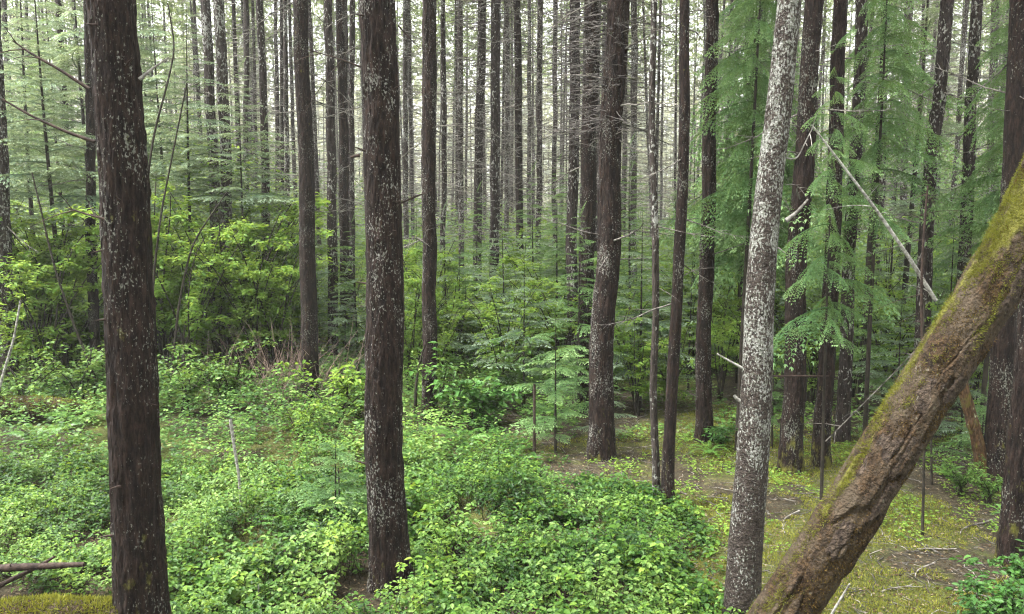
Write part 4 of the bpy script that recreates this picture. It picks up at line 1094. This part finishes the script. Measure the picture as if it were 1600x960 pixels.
# larger fallen twigs on the clearing, each its own
for i, (pa, pb, lab) in enumerate([((1315, 790), (1350, 800), "pale twig lying on the clearing just left of the mossy leaning trunk"), ((1435, 863), (1490, 858), "pale fallen twig lying level in the clearing"),
        ((1455, 880), (1432, 905), "fallen twig pointing towards the viewer below the level one"), ((1395, 798), (1420, 797), "short pale twig just right of the mossy leaning trunk"),
        ((1040, 765), (1070, 775), "pale twig on the clearing between the slender brown tree and the alder"), ((965, 755), (985, 725), "pale twig leaning near the foot of the stout centre right fir"),
        ((1490, 925), (1545, 935), "brown fallen twig beside the bottom right leafy plants"), ((1380, 930), (1420, 915), "fallen twig on bright moss right of the leaning trunk's foot"),
        ((1540, 812), (1505, 838), "twig lying left of the cut off trunk's foot"), ((1245, 800), (1222, 835), "thin twig lying right of the alder trunk")]):
    A3, B3 = ground_at(*pa), ground_at(*pb); u = np.linspace(0, 1, 6)[:, None]; rs = np.random.default_rng(i)
    a0 = np.array(A3); b0 = np.array(B3); pth = (b0-a0)*u; side = np.array([-(b0-a0)[1], (b0-a0)[0], 0]); pth = pth + side*.08*np.sin(u*4+i); pth[:, 2] += .014
    m_ = MB(); tube(pth, np.linspace(.009, .005, 6), 5, m_, .7)
    for q in range(2):
        i0 = rs.integers(2, 5); d = nrmz(np.array([rs.normal(), rs.normal(), .12])); tube(np.stack([pth[i0], pth[i0]+d*.12]), [.003, .0015], 4, m_, .7)
    obj('fallen_twig', m_.mesh('fallen_twig', M['twig']), None, A3, lab, 'twig', 'fallen twigs on the clearing')

# mossy log ridge at left and the mossy bank at the bottom left
def mossy_log(pts, Y_, r, label, name='mossy_log', dens=9000, seed=3):
    P = [at_depth(px, py, Y_) for px, py in pts]; org = P[0].copy()
    s = np.linspace(0, len(P)-1, 40); xi = np.arange(len(P)); Pn = np.array([tuple(p-org) for p in P])
    pth = np.stack([np.interp(s, xi, Pn[:, k]) for k in range(3)], 1)
    for _ in range(4): pth[1:-1] = (pth[:-2]+pth[1:-1]*2+pth[2:])/4
    rs = np.random.default_rng(seed); seg = 28; th = np.arange(seg)*2*math.pi/seg
    T_ = nrmz(np.gradient(pth, axis=0)); A = nrmz(np.cross(T_, [0, 0, 1.])); B = np.cross(A, T_)
    rr = r*(1+.35*(fbm(s[:, None]*1.3, np.cos(th)[None]*1.5+3, np.sin(th)[None]*1.5, seed=seed)-.5))
    rr[0] *= .5; rr[-1] *= .5
    V = pth[:, None]+rr[..., None]*(A[:, None]*np.cos(th)[None, :, None]+B[:, None]*np.sin(th)[None, :, None])
    i, j = np.meshgrid(np.arange(39), np.arange(seg), indexing='ij'); k = (j+1) % seg
    m_ = MB(); m_.add(V.reshape(-1, 3), np.stack([i*seg+j, i*seg+k, (i+1)*seg+k, (i+1)*seg+j], -1).reshape(-1, 4), .62)
    t = thing(name, org, label, 'log'); obj('wood', m_.mesh('wood', M['mossy']), t)
    ii = rs.integers(0, 40, dens); jj = rs.integers(0, seg, dens); ok = np.sin(th[jj]) > -.2; ii, jj = ii[ok], jj[ok]
    p0 = V[ii, jj]; nr = nrmz(p0-pth[ii]); p0 = p0 + T_[ii]*rs.uniform(-.05, .05, (len(ii), 1)) + np.cross(T_[ii], nr)*rs.uniform(-.03, .03, (len(ii), 1)) - nr*.004
    f_ = noise(ii*.7, jj*.7, seed=4); m_ = MB()
    leaves4(p0, nr+rs.normal(0, .5, p0.shape), rs.normal(0, 1, p0.shape), rs.uniform(.012, .035, len(ii))*(.6+f_), rs.uniform(.004, .009, len(ii)), np.clip(.2+.7*f_+rs.normal(0, .12, len(ii)), 0, 1), m_)
    obj('moss', m_.mesh('moss', M['moss']), t, kind='stuff')
mossy_log([(-60, 638), (30, 636), (90, 640), (140, 650)], 11.0, .16, "yellow green mossy log lying below the shrubs at the left edge", seed=3)
mossy_log([(-80, 985), (30, 978), (120, 975), (192, 982)], 4.75, .16, "bright mossy log in the bottom left corner", seed=6, dens=20000)

# ------------------------------------------------------------------ the plantation behind: individual firs, then one far mass
def base_tree(seed, mat, r=.15):
    path = [(0, 0, -.3), (0, 0, 0), (.03, 0, 4), (.0, .03, 9), (.05, 0, 15), (.08, 0, HTREE)]
    me, _ = trunk_mesh(path, [r*1.02, r, r*.88, r*.72, r*.5, r*.08], 12, .5, .008, seed, M[mat], top_z=14, flare=.25)
    return me
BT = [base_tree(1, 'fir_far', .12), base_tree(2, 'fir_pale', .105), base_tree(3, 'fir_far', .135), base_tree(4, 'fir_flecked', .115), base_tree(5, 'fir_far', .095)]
rs = np.random.default_rng(77)
cands = []
MINP = 2.2
zones = [(150, "left of the big left trunk"), (330, "above the bright shrubs"), (470, "left of the second heavy trunk"),
         (590, "left of the flecked trunk"), (672, "right of the flecked trunk"), (765, "right of the reddish brown trunk"),
         (850, "in the bright centre gap"), (955, "behind the twiggy trunks"), (1060, "beyond the thin pale pole"), (1220, "left of the alder"), (1340, "just right of the alder"),
         (1470, "behind the bleached leaning pole"), (9999, "beyond the mossy leaning trunk")]
cnt = 0; protos = {}
pos = list(TREES)
while cnt < 215:
    Yd = 17 + 50*rs.random()**.72
    hw = Yd*.66
    x = rs.uniform(-hw, hw)
    if any((x-a)**2+(Yd-b)**2 < MINP**2 for a, b in pos): continue
    pxx = 800 + F*x/Yd
    if 815 < pxx < 862 and rs.random() < .55: continue
    pos.append((x, Yd)); cnt += 1
    zn = next(l for lim, l in zones if pxx < lim)
    k = int(rs.integers(0, 5)); s = rs.uniform(.5, .95)
    band = "midway back" if Yd < 30 else "far off" if Yd < 48 else "farthest back"
    adj = ("broad " if s > .83 else "slim " if s < .6 else "") + ["brown", "pale lichened", "dark", "speckled", "thin brown"][k]
    lab = f"{adj} fir trunk {band}, {zn}"
    b = (x, Yd, float(gz(x, Yd)))
    t = thing('fir_tree', b, lab, 'tree', 'plantation firs ' + band + ' ' + zn)
    t.rotation_euler = (rs.normal(0, .012), rs.normal(0, .018), rs.uniform(0, 6.283))
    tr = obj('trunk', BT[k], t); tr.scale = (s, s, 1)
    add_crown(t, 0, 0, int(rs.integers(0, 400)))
    gw = obj('dead_branch', GROW[int(rs.integers(0, 4))], t, kind='stuff'); gw.rotation_euler = (0, 0, rs.uniform(0, 6))

# far forest as one mass
m_t, m_c = MB(), MB(); rs = np.random.default_rng(99)
for k in range(230):
    Yd = 66 + 50*rs.random(); x = rs.uniform(-Yd*.75, Yd*.75); z0 = float(gz(x, Yd))
    r = rs.uniform(.05, .09); hh = rs.uniform(20, 27); lx = rs.normal(0, .3)
    zz = np.array([0, hh*.5, hh]); tube(np.stack([x+lx*zz/hh, Yd+0*zz, z0+zz-.2], 1), r*np.array([1.1, .75, .1]), 5, m_t, .5)
    n = 620; h = rs.random(n)**1.1; z = z0 + 3.5 + h*(hh-4); rd_ = (2.5*(1-h)**.7+.2)*rs.random(n)**.5; az = rs.uniform(0, 6.283, n)
    P = np.stack([x+lx+rd_*np.cos(az), Yd+rd_*np.sin(az), z-.15*rd_], 1)
    D = np.stack([np.cos(az), np.sin(az), rs.uniform(-.8, .1, n)], 1)
    leaves4(P, D, np.array([0, 0, 1.])+rs.normal(0, .4, (n, 3)), rs.uniform(.4, .9, n), rs.uniform(.12, .26, n), rs.uniform(.2, 1, n), m_c)
for k in range(420):
    Yd = 118 + 60*rs.random(); x = rs.uniform(-Yd*.8, Yd*.8); z0 = float(gz(x, Yd)); r = rs.uniform(.10, .16); hh = rs.uniform(19, 27)
    tube(np.array([[x, Yd, z0-.3], [x, Yd, z0+hh]]), [r, .04], 4, m_t, .5)
    n = 190; h = rs.random(n); z = z0 + 1 + h*(hh-1); rd_ = (3.0*(1-h)**.6+.3)*rs.random(n)**.5; az = rs.uniform(0, 6.283, n)
    leaves4(np.stack([x+rd_*np.cos(az), Yd+rd_*np.sin(az), z], 1), np.stack([np.cos(az), np.sin(az), rs.uniform(-.8, .1, n)], 1), np.array([0, 0, 1.])+rs.normal(0, .5, (n, 3)), rs.uniform(.9, 1.9, n), rs.uniform(.3, .6, n), rs.uniform(.2, 1, n), m_c)
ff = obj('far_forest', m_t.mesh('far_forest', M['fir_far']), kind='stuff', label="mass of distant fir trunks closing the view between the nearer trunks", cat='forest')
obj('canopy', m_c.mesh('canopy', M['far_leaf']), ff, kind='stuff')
# the wood goes on behind and beside the viewpoint
m_t, m_c = MB(), MB(); rs = np.random.default_rng(123)
for k in range(75):
    while True:
        x, Yd = rs.uniform(-26, 26), rs.uniform(-30, 9)
        if x*x + Yd*Yd > 9 and (Yd < 0 or abs(x) > Yd*.75 + 3): break
    z0 = float(gz(x, Yd)); r = rs.uniform(.12, .2); hh = rs.uniform(20, 26)
    zz = np.array([0, hh*.5, hh]); tube(np.stack([x+0*zz, Yd+0*zz, z0+zz-.3], 1), r*np.array([1.1, .75, .1]), 7, m_t, .5)
    n = 420; h = rs.random(n)**1.1; z = z0 + 6 + h*(hh-6); rd_ = (2.4*(1-h)**.7+.2)*rs.random(n)**.5; az = rs.uniform(0, 6.283, n)
    P = np.stack([x+rd_*np.cos(az), Yd+rd_*np.sin(az), z-.15*rd_], 1)
    leaves4(P, np.stack([np.cos(az), np.sin(az), rs.uniform(-.8, .1, n)], 1), np.array([0, 0, 1.])+rs.normal(0, .4, (n, 3)), rs.uniform(.4, .8, n), rs.uniform(.12, .25, n), rs.uniform(.2, 1, n), m_c)
ff = obj('forest', m_t.mesh('forest', M['fir_far']), kind='stuff', label="fir wood continuing around the viewpoint outside the frame", cat='forest')
obj('canopy', m_c.mesh('canopy', M['crown']), ff, kind='stuff')
# understory thicket between the far trunks
rs = np.random.default_rng(55); n_ = 420000
Yd = 14.5 + 50*rs.random(n_)**1.25; x = rs.uniform(-1, 1, n_)*Yd*.68
mnd = fbm(x*.35, Yd*.35, seed=91, o=3)
cpx = 800 + F*x/Yd
lobe_ = .55 + .9*fbm(x*.9, Yd*.9, seed=96, o=2)
Hh = (.5 + 2.2*np.clip((mnd-.36)*3.0, 0, 1)) * lobe_ * (1 + 1.1*np.clip((abs(cpx-780)-170)/250, 0, 1)) * np.clip(Yd/26, .7, 1.3)
z = gz(x, Yd) + Hh*rs.random(n_)**.6
sz = .075*(Yd/17)**.75
keep = mnd > .33; x, Yd, z, sz = x[keep], Yd[keep], z[keep], sz[keep]; n_ = len(x)
P = np.stack([x, Yd, z], 1); az = rs.uniform(0, 6.283, n_)
col = np.clip(fbm(x*.5, Yd*.5, seed=93)+rs.normal(0, .15, n_), 0, 1); m_ = MB(); sel = rs.random(n_) < .5
for s_, mt, nm in ((sel, 'maple', "pale green leafy thicket between the more distant trunks"), (~sel, 'hemlock_blue', "soft blue green young growth between the more distant trunks")):
    m_ = MB(); q = s_
    leaves4(P[q], np.stack([np.cos(az[q]), np.sin(az[q]), rs.uniform(-.4, .4, q.sum())], 1), np.array([0, 0, 1.])+rs.normal(0, .4, (q.sum(), 3)), sz[q]*rs.uniform(1, 2, q.sum()), sz[q]*rs.uniform(.5, 1, q.sum()), col[q], m_)
    obj('undergrowth', m_.mesh('undergrowth', M[mt]), kind='stuff', label=nm, cat='undergrowth')

# look-alikes that share a label: say which by its place in the row
byl = {}
for o in bpy.data.objects:
    if o.parent is None and o.get('label') and o.get('category') and not o.get('kind'):
        byl.setdefault(o['label'], []).append(o)
WORDS = ['leftmost', 'second from left', 'third from left', 'fourth from left', 'fifth from left', 'sixth from left', 'seventh from left', 'eighth from left']
for l, os_ in byl.items():
    if len(os_) < 2: continue
    os_.sort(key=lambda o: float(project(o.location.x, o.location.y, 3.0)[0]))
    for k, o in enumerate(os_):
        wd = ('the left one', 'the right one')[k] if len(os_) == 2 else 'rightmost' if k == len(os_)-1 else 'middle one' if len(os_) == 3 and k == 1 else WORDS[min(k, 7)]
        o['label'] = l + ', ' + wd
# ------------------------------------------------------------------ haze
HAZE = 0.0008
if HAZE:
    me = bpy.data.meshes.new('haze')
    x0, x1, y0, y1, z0, z1 = -470, 470, -470, 560, -1.6, 34
    vs = [(x, y, z) for x in (x0, x1) for y in (y0, y1) for z in (z0, z1)]
    me.from_pydata(vs, [], [(0, 1, 3, 2), (4, 6, 7, 5), (0, 4, 5, 1), (2, 3, 7, 6), (0, 2, 6, 4), (1, 5, 7, 3)])
    m, n, out = new_mat("haze")
    pv = N(n, "ShaderNodeVolumePrincipled"); pv.inputs['Color'].default_value = (.97, .97, .965, 1); pv.inputs['Density'].default_value = HAZE
    pv.inputs['Anisotropy'].default_value = .2
    n.links.new(pv.outputs[0], out.inputs['Volume'])
    me.materials.append(m)
    obj('haze', me, kind='stuff')
print("tris approx", sum(len(o.data.polygons)*2 for o in bpy.data.objects if o.type == 'MESH'), "unique", sum(len(m.polygons)*2 for m in bpy.data.meshes), "objs", len(bpy.data.objects))
